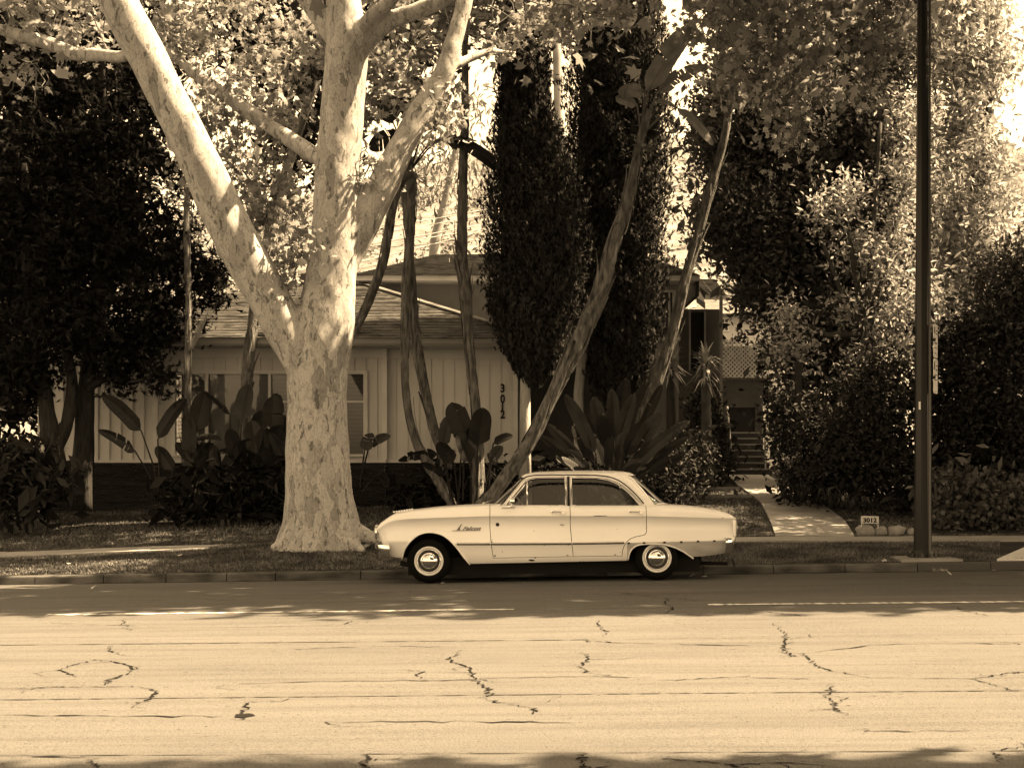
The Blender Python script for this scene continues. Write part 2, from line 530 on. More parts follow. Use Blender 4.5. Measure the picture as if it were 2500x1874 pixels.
# sidewalk slabs
walk = props(bpy.data.objects.new('sidewalk', None), kind='structure'); COL.objects.link(walk); walk.location = (0, 23.3, 0)
xx = -13.0
edges = []
while xx < 13: edges.append(xx); xx += 1.22
for i in range(len(edges)-1):
    x0, x1 = edges[i]+.006, edges[i+1]-.006
    skip = -4.6 < (x0+x1)/2 < -1.0
    if skip: continue
    sk = .09   # joints run a little askew
    dz = .028 + rng.uniform(-.004, .004)
    v = [(x0+sk, 22.72, z_walk(x0)+dz), (x1+sk, 22.72, z_walk(x1)+dz), (x1-sk, 24.0, z_walk(x1)+dz), (x0-sk, 24.0, z_walk(x0)+dz)]
    v += [(a, b, c-.12) for a, b, c in v]
    mesh('sidewalk_slab', v, [(0,1,2,3),(0,4,5,1),(1,5,6,2),(2,6,7,3),(3,7,4,0)], M_CONC, walk)

# garden path up to the stairs
path = props(bpy.data.objects.new('garden_path', None), kind='structure'); COL.objects.link(path); path.location = (5, 28, 0)
pl = [(24.02,1894),(26,1878),(28.2,1857),(30.9,1800),(32.5,1778)]
pr = [(24.02,2086),(25.75,2063),(28.2,2000),(30.2,1936),(32.5,1876)]
cuts = [24.02, 25.3, 26.6, 27.9, 29.2, 30.5, 31.7, 32.7]
for i in range(len(cuts)-1):
    v = []
    ds = np.linspace(cuts[i]+.006, cuts[i+1]-.006, 4)
    for d in ds:
        for tab in (pl, pr):
            X = (interp(d, tab)-CX)*d/F_PX
            v.append((X, d, z_lawn(5, d)+.035))
    nb = len(v)
    v += [(a, b, c-.15) for a, b, c in v]
    f = [(2*j, 2*j+1, 2*j+3, 2*j+2) for j in range(3)]
    f += [(2*j, 2*j+2, nb+2*j+2, nb+2*j) for j in range(3)] + [(2*j+1, nb+2*j+1, nb+2*j+3, 2*j+3) for j in range(3)]
    f += [(0, nb, nb+1, 1), (6, 7, nb+7, nb+6)]
    mesh('path_slab', v, f, M_CONC, path, smooth=False)

# driveway apron flare at the right
fl = [gpt(2444,1371,z_lawn), gpt(2520,1340,z_lawn), gpt(2700,1330,z_lawn), gpt(2700,1376,z_lawn)]
v = [(fl[0].x, 20.06, fl[0].z+.03), (fl[1].x-.02, 21.6, fl[1].z+.06), (fl[2].x+.6, 22.6, fl[2].z+.07), (fl[3].x+.6, 20.06, fl[3].z-.04)]
v += [(a, b, c-.3) for a, b, c in v]
props(mesh('driveway_apron', v, [(0,1,2,3)[::-1],(0,1,5,4),(0,4,7,3),(1,2,6,5)], mat('apron_concrete', .62, rough=.85, var=.1, scale=3)), kind='structure')

# ---- grass blades: parkway and lawn
def grass_field(name, n, x0, x1, d0, d1, h, keep):
    X = rng.uniform(x0, x1, n); D = rng.uniform(d0, d1, n)
    k = np.array([keep(a, b) for a, b in zip(X, D)])
    X, D = X[k], D[k]
    Z = np.array([z_lawn(a, b) for a, b in zip(X, D)])
    n = len(X)
    a = rng.uniform(0, 2*math.pi, n); w = rng.uniform(.006, .012, n)
    hh = h*rng.uniform(.4, 1.3, n)
    lean = rng.normal(size=(n, 2))*.6*hh[:, None]
    base = np.stack([X, D, Z-.005], 1)
    side = np.stack([np.cos(a)*w, np.sin(a)*w, np.zeros(n)], 1)
    tip = base + np.stack([lean[:,0], lean[:,1], hh], 1)
    V = np.stack([base-side, base+side, tip], 1).reshape(-1, 3)
    Fo = np.arange(3*n).reshape(-1, 3)
    return mesh_np(name, V, Fo, M_GRASS)
M_GRASS = mat('grass_blades', .050, v2=.16, scale=1.3, detail=6, contrast=(.36,.66), rough=.7, island=.6, spec=.05)
def on_path(X, d):
    if not (24 <= d <= 32.7): return False
    return (interp(d, pl)-CX)*d/F_PX < X < (interp(d, pr)-CX)*d/F_PX
def keep_lawn(X, d):
    if abs(X) > .36*d: return False
    if 22.66 < d < 24.05 and not (-4.7 < X < -1.0): return False
    if on_path(X, d): return False
    if X > 7.0 and d > 20 and d < 22.7 and X > (2440-CX)*d/F_PX: return False
    if math.hypot(X-5.62, d-20.55) < .3: return False
    return True
props(grass_field('parkway_grass', 120000, -8.5, 8.5, 20.1, 24.3, .035, keep_lawn), 'short dry grass on the strip between kerb and sidewalk', 'grass', kind='stuff')
props(grass_field('lawn_grass', 60000, -9.5, 7.0, 24.0, 30.5, .045, keep_lawn), 'short shaded lawn in front of the house', 'grass', kind='stuff')
# ================================================================== parked car
M_CARPAINT = mat('cream_car_paint', .80, rough=.34, var=.05, scale=1.2, detail=6, spec=.5, coat=.45)
M_BAREMETAL = mat('stripped_quarter_panel', .42, rough=.32, var=.22, scale=2.5, stretch=(1,1,4), spec=.6)
M_CHROME = mat('chrome', .75, rough=.10, metal=1.0)
M_DULLCHROME = mat('dull_chrome', .55, rough=.28, metal=1.0)
M_RUBBER = mat('tyre_rubber', .004, rough=.9, spec=.08)
M_WHITEWALL = mat('whitewall', .62, rough=.7, var=.12, scale=8)
M_UNDER = mat('underbody_black', .012, rough=.9, spec=.1)
M_RUST = mat('rust_brown', .03, rough=.95, spec=.1)
M_SEAT = mat('seat_vinyl', .10, rough=.6)
M_INT = mat('cabin_dark', .03, rough=.9)
M_GLASS = glass_mat('car_glass', .55)
M_RUBSEAL = mat('rubber_seal', .02, rough=.7)
M_BADGE = mat('tarnished_badge', .16, rough=.4, metal=.4)
M_LENS = mat('lamp_lens', .35, rough=.15, spec=.6)

CZ = 442.4
def C(zx, zy): return ((zx-372)/CZ, (723 - .01375*(zx-372) - zy)/CZ)
def CXl(zx): return (zx-372)/CZ
car = thing('parked_car', 'cream white old four door sedan parked at the kerb', 'car', (-1.01, 18.885, -.039), rot=(-.022, -.01375, 0))

def curve_z(pts):
    q = [C(*p) for p in pts]
    return lambda x: float(np.interp(x, [a for a, _ in q], [b for _, b in q]))
f_top = curve_z([(84,424),(96,402),(130,370),(160,353),(260,338),(400,322),(550,311),(700,305),(1140,306),(1690,306),(1780,311),(1850,318),(1950,333),(2005,349),(2040,372)])
f_crease = curve_z([(84,438),(100,425),(130,402),(180,384),(260,377),(400,371),(700,361),(1140,361),(1550,361),(2040,375)])
f_trim = curve_z([(84,500),(240,500),(500,512),(1430,506),(2040,492)])
f_bot = curve_z([(84,560),(135,586),(225,593),(450,600),(600,623),(1440,606),(1800,586),(1900,578),(1990,566),(2040,556)])
def f_plan(x): return interp(x, [(CXl(84),.80),(CXl(100),.87),(CXl(130),.92),(CXl(180),.955),(CXl(270),.985),(CXl(420),1),(CXl(1650),1),(CXl(1850),.985),(CXl(2000),.955),(CXl(2040),.93)])
def section(x):
    zt, zc, zr, zb = f_top(x), f_crease(x), f_trim(x), f_bot(x)
    zc = min(zc, zt-.012); zr = min(zr, zc-.05); zb = min(zb, zr-.05)
    L = lambda a, b, t: a+(b-a)*t
    k = interp(x, [(CXl(84),.25),(CXl(300),1)])       # sculpting fades at the nose
    s = [(0, zb), (.68, zb), (.80, zb+.008), (.828, zb+.045), (.850, L(zb,zr,.55)), (.872, zr-.012), (.878, zr), (.874, zr+.022),
         (.874-.026*k, L(zr,zc,.35)), (.872-.030*k, L(zr,zc,.66)), (.872-.022*k, zc-.045), (.884-.012*k, zc-.014), (.884, zc+.001), (.882, zc+.012),
         (.868, L(zc,zt,.5)), (.845, L(zc,zt,.82)), (.812, zt-.004), (.76, zt+.006), (.6, zt+.014), (.3, zt+.022), (0, zt+.024)]
    p = f_plan(x)
    return [(y*p, z) for y, z in s]
def body_y(x, z):
    s = section(x)[2:17]
    return -float(np.interp(z, [q[1] for q in s], [q[0] for q in s]))
def off_front(z):
    q = [(C(84,430+k)[1], o) for k, o in ((-80,.10),(-40,.03),(-20,.008),(0,0),(40,.03),(90,.075),(150,.10))]
    q.sort(); return float(np.interp(z, [a for a, _ in q], [b for _, b in q]))
def off_rear(z): return -interp(z, [(C(2033,560)[1], .06), (C(2033,470)[1], .012), (C(2033,400)[1], .0)])

def car_body_mesh():
    zxs = list(range(84, 130, 8)) + list(range(130, 300, 14)) + list(range(300, 1950, 22)) + list(range(1950, 2041, 10))
    verts, faces = [], []
    x0, x1 = CXl(84), CXl(2040)
    n = None
    for zx in zxs:
        x = CXl(zx)
        s = section(x)
        ring = s + [(-y, z) for y, z in s[-2:0:-1]]
        n = len(ring)
        wf = max(0, 1-(x-x0)/.45)**1.5; wr = max(0, 1-(x1-x)/.35)**1.5
        for y, z in ring: verts.append((x + off_front(z)*wf + off_rear(z)*wr, y, z))
    m = len(zxs)
    mats = []
    trim_lo = 6
    for i in range(m-1):
        for k in range(n):
            k2 = (k+1) % n
            faces.append((i*n+k, i*n+k2, (i+1)*n+k2, (i+1)*n+k))
            side_low = (k < 6) or (k >= n-6)
            mats.append(1 if (side_low and zxs[i] > 1440) else 0)
    faces.append(tuple(range(n))[::-1]); mats.append(0)
    faces.append(tuple((m-1)*n+k for k in range(n))); mats.append(0)
    me = bpy.data.meshes.new('body')
    me.from_pydata(verts, [], faces); me.update()
    for mm in (M_CARPAINT, M_BAREMETAL, M_UNDER, M_INT): me.materials.append(mm)
    me.polygons.foreach_set('material_index', mats)
    bm = bmesh.new(); bm.from_mesh(me); bmesh.ops.recalc_face_normals(bm, faces=bm.faces); bm.to_mesh(me); bm.free()
    return me

def temp_obj(me):
    o = bpy.data.objects.new('tmp', me); COL.objects.link(o); return o
def prism_mesh(poly, y0, y1, mi=0, mats=()):
    b = MB().prism(poly, y0, y1)
    me = bpy.data.meshes.new('cut'); me.from_pydata(b.v, [], b.f); me.update()
    bm = bmesh.new(); bm.from_mesh(me); bmesh.ops.recalc_face_normals(bm, faces=bm.faces); bm.to_mesh(me); bm.free()
    for mm in mats: me.materials.append(mm)
    if mats: me.polygons.foreach_set('material_index', [mi]*len(me.polygons))
    return me
def boolean(me, cut_me, op):
    a, b = temp_obj(me), temp_obj(cut_me)
    md = a.modifiers.new('b', 'BOOLEAN'); md.object = b; md.operation = op; md.solver = 'EXACT'
    dg = bpy.context.evaluated_depsgraph_get()
    res = bpy.data.meshes.new_from_object(a.evaluated_get(dg))
    for o in (a, b): bpy.data.objects.remove(o)
    return res
def soften(me, ang=38):
    me.polygons.foreach_set('use_smooth', [True]*len(me.polygons)); me.set_sharp_from_angle(angle=R(ang)); return me
ALLM = (M_CARPAINT, M_BAREMETAL, M_UNDER, M_INT)

front_arch = [(205,640),(222,596),(236,548),(258,513),(290,480),(325,459),(372,449),(420,455),(462,473),(500,506),(530,542),(560,584),(592,624),(600,660)]
rear_arch = [(1447,640),(1450,600),(1456,566),(1470,540),(1492,523),(1525,514),(1570,511),(1620,512),(1662,519),(1700,530),(1740,548),(1772,568),(1806,592),(1830,640)]
body = car_body_mesh()
for arch in (front_arch, rear_arch):
    poly = [C(*p) for p in smooth_path(arch, 40)]
    for y0, y1 in ((-1.2, -.42), (.42, 1.2)):
        body = boolean(body, prism_mesh(poly, y0, y1, 2, ALLM), 'DIFFERENCE')
cab = [C(800,640-60), C(1560,560), C(1560,200), C(800,200)]
body = boolean(body, prism_mesh(cab, -.74, .74, 3, ALLM), 'DIFFERENCE')
def shrink(poly, e):
    A = np.array(poly); c = A.mean(0)
    out = []
    n = len(A)
    area = sum(A[i][0]*A[(i+1)%n][1]-A[(i+1)%n][0]*A[i][1] for i in range(n))
    sg = 1 if area > 0 else -1
    for i in range(n):
        d0 = A[i]-A[i-1]; d1 = A[(i+1)%n]-A[i]
        n0 = np.array([-d0[1], d0[0]])/(np.linalg.norm(d0)+1e-9); n1 = np.array([-d1[1], d1[0]])/(np.linalg.norm(d1)+1e-9)
        nn = n0+n1; nn /= (np.linalg.norm(nn)+1e-9)
        out.append(tuple(A[i]+nn*e*sg))
    return out
front_door = [C(*p) for p in [(704,200),(705,330),(703,420),(709,510),(720,588),(1152,580),(1146,510),(1139,420),(1138,200)]]
rear_door = [C(*p) for p in [(1138,200),(1139,420),(1146,510),(1152,580),(1417,577),(1420,545),(1430,518),(1444,498),(1464,483),(1490,473),(1520,467),(1541,462),(1551,448),(1551,200)]]
doors = []
for nm, poly in (('front_door', front_door), ('rear_door', rear_door)):
    d_me = boolean(body.copy(), prism_mesh(shrink(poly, .004), -1.2, -.70, 3, ALLM), 'INTERSECT')
    doors.append((nm, d_me))
for nm, poly in (('front_door', front_door), ('rear_door', rear_door)):
    body = boolean(body, prism_mesh(shrink(poly, -.004), -1.2, -.70, 3, ALLM), 'DIFFERENCE')
soften(body)
body_o = link_mesh('body', body, None, car, local=True)
door_o = [link_mesh('door', soften(me), None, car, local=True) for nm, me in doors]

# rolled lips round the wheel openings
for arch in (front_arch, rear_arch):
    pts = [C(*p) for p in smooth_path(arch[1:-1], 40)]
    b = MB()
    b.tube([(x, body_y(x, z)+.004, z) for x, z in pts], .010, n=8)
    b.build('wheel_arch_lip', M_CARPAINT, body_o, True, local=True)

# ---- greenhouse
gh_z = [(306,.770,690,1690),(300,.765,697,1684),(260,.738,742,1640),(215,.706,792,1592),(170,.672,842,1543),(146,.650,869,1516),(136,.628,880,1504),(127,.585,897,1488),(119,.50,930,1450),(113,.36,1000,1385),(109,.16,1090,1280)]
def gh_ring(row, inset=0.0, n=96, e=7.0):
    zy, hw, xf, xr = row
    (x0, z0), (x1, _) = C(xf, zy), C(xr, zy)
    z = C((xf+xr)/2, zy)[1]
    cx, a, b = (x0+x1)/2, (x1-x0)/2-inset, max(hw-inset, .02)
    pts = []
    for k in range(n):
        t = 2*math.pi*k/n
        c, s = math.cos(t), math.sin(t)
        pts.append((cx + a*math.copysign(abs(c)**(2/e), c), b*math.copysign(abs(s)**(2/e), s), z))
    return pts
def gh_solid(inset, dz, drop):
    v, f = [], []
    n = 96
    rows = gh_z
    for i, r_ in enumerate(rows):
        for p in gh_ring(r_, inset): v.append((p[0], p[1], p[2]-dz - (drop if i == 0 else 0)))
    m = len(rows)
    for i in range(m-1):
        for k in range(n):
            k2 = (k+1) % n
            f.append((i*n+k, i*n+k2, (i+1)*n+k2, (i+1)*n+k))
    f.append(tuple(range(n))[::-1])
    f.append(tuple((m-1)*n+k for k in range(n)))
    me = bpy.data.meshes.new('gh'); me.from_pydata(v, [], f); me.update()
    bm = bmesh.new(); bm.from_mesh(me); bmesh.ops.recalc_face_normals(bm, faces=bm.faces); bm.to_mesh(me); bm.free()
    for mm in ALLM: me.materials.append(mm)
    return me
def gh_y(x, z):
    """near side surface of the greenhouse at x, z"""
    zs = [C(1180, r_[0])[1] for r_ in gh_z][::-1]
    hw = float(np.interp(z, zs, [r_[1] for r_ in gh_z][::-1]))
    x0 = float(np.interp(z, zs, [CXl(r_[2]) for r_ in gh_z][::-1])); x1 = float(np.interp(z, zs, [CXl(r_[3]) for r_ in gh_z][::-1]))
    t = min(1, abs((x-(x0+x1)/2)/((x1-x0)/2)))
    return -hw*(1-t**7)**(1/7)
win_f = [(788,312),(900,176),(925,163),(962,156),(1113,154),(1113,312)]
win_r = [(1153,312),(1153,154),(1290,157),(1350,167),(1400,187),(1445,222),(1490,268),(1525,312)]
roof = gh_solid(0, 0, .01)
inner = gh_solid(.035, .03, .25)
inner.polygons.foreach_set('material_index', [3]*len(inner.polygons))
roof = boolean(roof, inner, 'DIFFERENCE')
for w in (win_f, win_r):
    roof = boolean(roof, prism_mesh([C(*p) for p in w], -2, 2, 0, ALLM), 'DIFFERENCE')
def end_cut(sign, yb, yt, zb, zt, xa, xb):
    v = [(xa,-yb,zb),(xa,yb,zb),(xa,yt,zt),(xa,-yt,zt),(xb,-yb,zb),(xb,yb,zb),(xb,yt,zt),(xb,-yt,zt)]
    me = bpy.data.meshes.new('c'); me.from_pydata(v, [], [(0,1,2,3),(4,7,6,5),(0,4,5,1),(1,5,6,2),(2,6,7,3),(3,7,4,0)]); me.update()
    bm = bmesh.new(); bm.from_mesh(me); bmesh.ops.recalc_face_normals(bm, faces=bm.faces); bm.to_mesh(me); bm.free()
    for mm in ALLM: me.materials.append(mm)
    return me
zb_, zt_ = C(700,298)[1], C(900,143)[1]
roof = boolean(roof, end_cut(-1, .715, .60, zb_, zt_, CXl(600), CXl(940)), 'DIFFERENCE')
roof = boolean(roof, end_cut(1, .735, .615, C(1650,300)[1], C(1500,141)[1], CXl(1455), CXl(1760)), 'DIFFERENCE')
soften(roof, 32)
roof_o = link_mesh('roof', roof, None, car, local=True)

# glass: ring surface just inside the shell, split into panes
def pane(name, test):
    v, f = [], []
    n = 96
    rows = gh_z[:7]
    for r_ in rows: v += gh_ring(r_, .016)
    for i in range(len(rows)-1):
        for k in range(n):
            k2 = (k+1) % n
            q = (i*n+k, i*n+k2, (i+1)*n+k2, (i+1)*n+k)
            c = sum((Vector(v[j]) for j in q), Vector())/4
            if test(c): f.append(q)
    used = sorted({j for q in f for j in q}); mp = {j: i for i, j in enumerate(used)}
    return mesh(name, [v[j] for j in used], [tuple(mp[j] for j in q) for q in f], M_GLASS, car, True, local=True)
xm = CXl(1190)
def zone(c):
    half = 1.0
    zs = [C(1180, r_[0])[1] for r_ in gh_z][::-1]
    hw = float(np.interp(c.z, zs, [r_[1] for r_ in gh_z][::-1]))-.016
    if abs(c.y) < hw*.93: return 'f' if c.x < xm else 'r'
    return 'n' if c.y < 0 else 's'
pane('windshield', lambda c: zone(c) == 'f')
pane('rear_window', lambda c: zone(c) == 'r')
side_cols = {'n': 'side_window', 's': 'side_window'}
for key in ('n', 's'):
    pane('side_window', lambda c: zone(c) == key and c.x < CXl(1132))
    pane('side_window', lambda c: zone(c) == key and c.x >= CXl(1132))

def on_gh(pts, out=.006): return [(lambda q: (q[0], gh_y(q[0], q[1])-out, q[1]))(C(*p)) for p in pts]
def on_body(pts, out=.005): return [(lambda q: (q[0], body_y(q[0], q[1])-out, q[1]))(C(*p)) for p in pts]
# chrome window frames, drip rail, pillars
sp = lambda pts, n=40: [tuple(p) for p in smooth_path(pts, n)]
b = MB(); b.tube(on_gh([(784,306)]+sp([(800,286),(850,228),(898,170),(925,157),(965,150),(1060,148),(1117,148)])+[(1117,306)]), .012, n=8); b.build('window_frame', M_CHROME, door_o[0], True, local=True)
b = MB(); b.tube(on_gh([(1149,306),(1149,148)]+sp([(1200,148),(1290,151),(1355,161),(1410,184),(1455,220),(1500,264),(1534,306)])), .012, n=8); b.build('window_frame', M_CHROME, door_o[1], True, local=True)
b = MB(); b.tube(on_gh(sp([(762,304),(800,258),(850,200),(893,155),(935,142),(1000,138),(1180,138),(1300,141),(1380,156),(1440,190),(1500,245),(1550,304)], 60), .010), .0075, n=8); b.build('drip_rail', M_RUBSEAL, roof_o, True, local=True)
b = MB(); b.tube(on_gh([(908,306),(908,176)], .004), .010, n=8); b.tube(on_gh([(806,302),(900,186)], .004), .007, n=6); b.build('vent_window_bar', M_CHROME, door_o[0], True, local=True)
b = MB(); b.tube(on_gh([(1417,306),(1417,192)], .004), .010, n=8); b.build('quarter_window_bar', M_CHROME, door_o[1], True, local=True)
b = MB(); b.tube(on_gh([(1133,306),(1133,146)], .002), .016, n=8); b.build('centre_pillar_seal', M_RUBSEAL, roof_o, True, local=True)
# belt chrome strips
b = MB(); b.tube(on_gh([(905,304),(1113,304)], .016), .005, n=6); b.build('belt_strip', M_CHROME, door_o[0], True, local=True)
b = MB(); b.tube(on_gh([(1153,304),(1530,304)], .016), .005, n=6); b.build('belt_strip', M_CHROME, door_o[1], True, local=True)
# windshield and rear window mouldings
for nm, sgn in (('windshield_moulding', -1), ('rear_window_moulding', 1)):
    for side in (-1, 1):
        b = MB(); pts = []
        for t in np.linspace(0, 1, 14):
            zy = 300 - t*157
            yb, yt = (.715, .60) if sgn < 0 else (.735, .615)
            y = yb + (yt-yb)*t
            zs = gh_z
            hw = float(np.interp(zy, [r_[0] for r_ in gh_z][::-1], [r_[1] for r_ in gh_z][::-1]))
            xa = float(np.interp(zy, [r_[0] for r_ in gh_z][::-1], [CXl(r_[2]) for r_ in gh_z][::-1])); xb = float(np.interp(zy, [r_[0] for r_ in gh_z][::-1], [CXl(r_[3]) for r_ in gh_z][::-1]))
            tx = (1-min(1, y/hw)**7)**(1/7)
            x = (xa+xb)/2 + sgn*(xb-xa)/2*tx
            pts.append((x+sgn*.004, side*y, C(1180, zy)[1]))
        b.tube(pts, .010, n=8); b.build(nm, M_CHROME, roof_o, True, local=True)
    b = MB()
    for zy, yy in ((300, .715 if sgn < 0 else .735), (143, .60 if sgn < 0 else .615)):
        row = (zy, float(np.interp(zy, [r_[0] for r_ in gh_z][::-1], [r_[1] for r_ in gh_z][::-1])), float(np.interp(zy, [r_[0] for r_ in gh_z][::-1], [r_[2] for r_ in gh_z][::-1])), float(np.interp(zy, [r_[0] for r_ in gh_z][::-1], [r_[3] for r_ in gh_z][::-1])))
        ring = gh_ring(row, -.004)
        xmid = sum(p[0] for p in ring)/len(ring)
        pts = sorted([p for p in ring if abs(p[1]) < yy and (p[0]-xmid)*sgn > 0], key=lambda p: p[1])
        b.tube(pts, .008, n=6)
    b.build(nm, M_CHROME, roof_o, True, local=True)

# side trim: bright strip over a dark line
def strip(name, pts, h, out, material, parent):
    q = sp(pts, 40); v, f = [], []
    for p in q:
        x, z = C(p[0], p[1]); y = body_y(x, z)
        v += [(x, y-out*.2, z+h/2), (x, y-out, z+h*.2), (x, y-out, z-h*.2), (x, y-out*.2, z-h/2)]
    for i in range(len(q)-1):
        for k in range(3): f.append((4*i+k, 4*i+k+1, 4*i+5+k, 4*i+4+k))
    return mesh(name, v, f, material, parent, True, local=True)
segs = [((524,511),(704,511), body_o), ((708,511),(1142,509), door_o[0]), ((1150,508),(1428,504), door_o[1])]
for a, b_, par in segs:
    strip('side_trim', [(a[0],a[1]-4),((a[0]+b_[0])/2,(a[1]+b_[1])/2-4),(b_[0],b_[1]-4)], .017, .013, M_CHROME, par)
    strip('trim_gap', [(a[0],a[1]+4),((a[0]+b_[0])/2,(a[1]+b_[1])/2+4),(b_[0],b_[1]+4)], .014, .010, M_RUBSEAL, par)
for zx, zy in ((1453,507),(1536,506),(1646,503),(1737,501),(1828,498),(1917,496),(1994,496)):
    x, z = C(zx, zy); y = body_y(x, z)
    MB().box(x-.015, x+.015, y-.006, y+.01, z-.011, z+.011).build('trim_clip', M_RUST, body_o, local=True)
# door handles and locks
for zx, zy, par in ((1075,342,door_o[0]), (1496,341,door_o[1])):
    x, z = C(zx, zy); y = body_y(x, z)
    hb = MB()
    hb.tube([(x-.075,y-.012,z+.012),(x-.04,y-.028,z+.012),(x+.03,y-.030,z+.010),(x+.06,y-.026,z+.004)], [.010,.009,.009,.013], n=8)
    hb.lathe_y([(0,-.045),(.018,-.045),(.021,-.03),(.021,.01)], 16, (x+.055, y, z-.004))
    hb.lathe_y([(0,-.022),(.012,-.02),(.014,.01)], 12, (x-.075, y, z+.012))
    hb.build('handle', M_CHROME, par, True, local=True, sharp=40)
x, z = C(1095,407); y = body_y(x, z)
MB().tube([(x-.022,y-.004,z-.002),(x,y-.012,z+.004),(x+.024,y-.004,z-.004)], [.006,.013,.006], n=8).build('door_lock', M_DULLCHROME, door_o[0], True, local=True)
x, z = C(745,407); y = body_y(x, z)
mesh('mirror_hole', [(x+.024*math.cos(a)*rng.uniform(.85,1.1), y-.003, z+.024*math.sin(a)*rng.uniform(.85,1.1)) for a in np.linspace(0,2*math.pi,13)[:-1]], [tuple(range(12))], M_RUST, door_o[0], local=True)
# door mirror
x, z = C(833,281); yb = -.80
mb = MB(); mb.lathe_y([(0,-.0),(.0,0)], 4)
mb = MB()
mb.tube([(CXl(805), body_y(CXl(805), C(805,312)[1])+.02, C(805,311)[1]), (CXl(822), -.86, C(822,306)[1]), (x, -.90, z-.03)], [.02,.014,.010], n=8)
mb.tube([(x-.05,-.91,z),(x-.04,-.91,z),(x-.01,-.91,z),(x+.012,-.91,z)], [.012,.034,.050,.052], n=16)
mb.build('door_mirror', M_CHROME, door_o[0], True, local=True, sharp=45)
strip('mirror_base', [(768,316),(805,315),(843,314)], .012, .02, M_DULLCHROME, door_o[0])
# fender badge: a fin, a bar and the script
x, z = C(500,440); x2, z2 = C(652,438)
MB().bar((x, body_y(x,z)-.006, z), (x2, body_y(x2,z2)-.006, z2), .006, .006).build('badge_bar', M_BADGE, body_o, local=True)
a_ = [C(522,438), C(548,404), C(553,404), C(543,420), C(541,438)]
MB().prism(a_, body_y(*a_[0])-.010, body_y(*a_[0])+.004).build('badge_fin', M_BADGE, body_o, local=True)

def text_mesh(name, body_txt, size, extrude, material, parent, M, shear=0.0, local=True, bold=0.0, align='LEFT', xs=1.0):
    cu = bpy.data.curves.new('t', 'FONT')
    cu.body = body_txt; cu.size = size; cu.extrude = extrude; cu.shear = shear; cu.offset = bold
    cu.align_x = align
    cu.resolution_u = 3
    o = bpy.data.objects.new('t', cu); COL.objects.link(o)
    dg = bpy.context.evaluated_depsgraph_get()
    me = bpy.data.meshes.new_from_object(o.evaluated_get(dg))
    bpy.data.objects.remove(o); bpy.data.curves.remove(cu)
    me.transform(M @ Matrix.Diagonal((xs,1,1,1)))
    me.name = name
    return link_mesh(name, me, material, parent, local)
FACE = Matrix(((1,0,0,0),(0,0,-1,0),(0,1,0,0),(0,0,0,1)))     # text plane -> facing -Y (the street)
tx, tz = C(553,437)
text_mesh('badge_script', 'Falcon', .062, .003, M_BADGE, body_o, Matrix.Translation((tx, body_y(tx,tz)-.006, tz)) @ FACE, shear=.55, bold=.0012, xs=1.35)

# rust spots and chips
for zx, zy, rx, rz, par in ((926,600,.035,.016,body_o),(946,587,.014,.007,body_o),(728,576,.016,.009,door_o[0]),(1122,574,.014,.008,door_o[0]),(1380,571,.012,.008,door_o[1]),(770,554,.006,.006,door_o[0]),
                        (713,500,.010,.007,door_o[0]),(998,516,.012,.007,door_o[0]),(1126,516,.010,.006,door_o[0]),(1190,608,.010,.005,body_o),(1208,608,.010,.005,body_o),(943,441,.005,.005,door_o[0]),(1140,437,.006,.012,door_o[1]),
                        (1552,425,.006,.008,body_o),(1393,432,.005,.005,door_o[1]),(1965,372,.009,.006,body_o),(1408,556,.007,.005,door_o[1]),(716,488,.006,.005,door_o[0]),(1300,360,.09,.005,door_o[1])):
    x, z = C(zx, zy)
    pts = [(x+rx*math.cos(a)*rng.uniform(.55,1.25), z+rz*math.sin(a)*rng.uniform(.55,1.25)) for a in np.linspace(0,2*math.pi,11)[:-1]]
    mesh('rust_spot', [(p[0], body_y(p[0], p[1])-.0025, p[1]) for p in pts], [tuple(range(10))], M_RUST, par, local=True)

# ---- wheels
def wheel(x, z, side):
    y = side*.735
    sy = side
    Rr = .272
    prof = [(.165,.085),(.178,.096),(.190,.100),(.225,.096),(.252,.080),(.266,.05),(Rr,.035),(Rr,-.035),(.266,-.05),(.25,-.085),(.20,-.09),(.165,-.08)]
    w = MB().lathe_y([(r, yy*sy) for r, yy in prof], 56).build('wheel', M_RUBBER, car, True, local=True)
    w.location = (x, y, z)
    MB().lathe_y([(r, yy*sy) for r, yy in [(.147,.094),(.152,.1000),(.168,.1055),(.175,.1045),(.179,.100)]], 56).build('whitewall', M_WHITEWALL, w, True, local=True)
    MB().lathe_y([(r, yy*sy) for r, yy in [(.150,.097),(.146,.100),(.140,.088),(.128,.075),(.118,.070),(.110,.078),(.100,.084),(.04,.080)]], 48).build('rim', M_WHEELRIM, w, True, local=True, sharp=30)
    MB().lathe_y([(r, yy*sy) for r, yy in [(.106,.082),(.104,.094),(.098,.099),(.090,.100),(.086,.104),(.07,.122),(.045,.134),(.02,.139),(0,.140)]], 48).build('hubcap', M_CHROME, w, True, local=True)
    MB().lathe_y([(r, yy*sy) for r, yy in [(.146,.1005),(.143,.104),(.139,.1045),(.136,.100)]], 48).build('trim_ring', M_CHROME, w, True, local=True)
M_WHEELRIM = mat('painted_rim', .10, rough=.35, metal=.5)
fx, fz = C(370,607); rx_, rz_ = C(1606,590)
for x, z in ((fx, fz), (rx_, rz_)):
    for side in (-1, 1): wheel(x, z+.005, side)

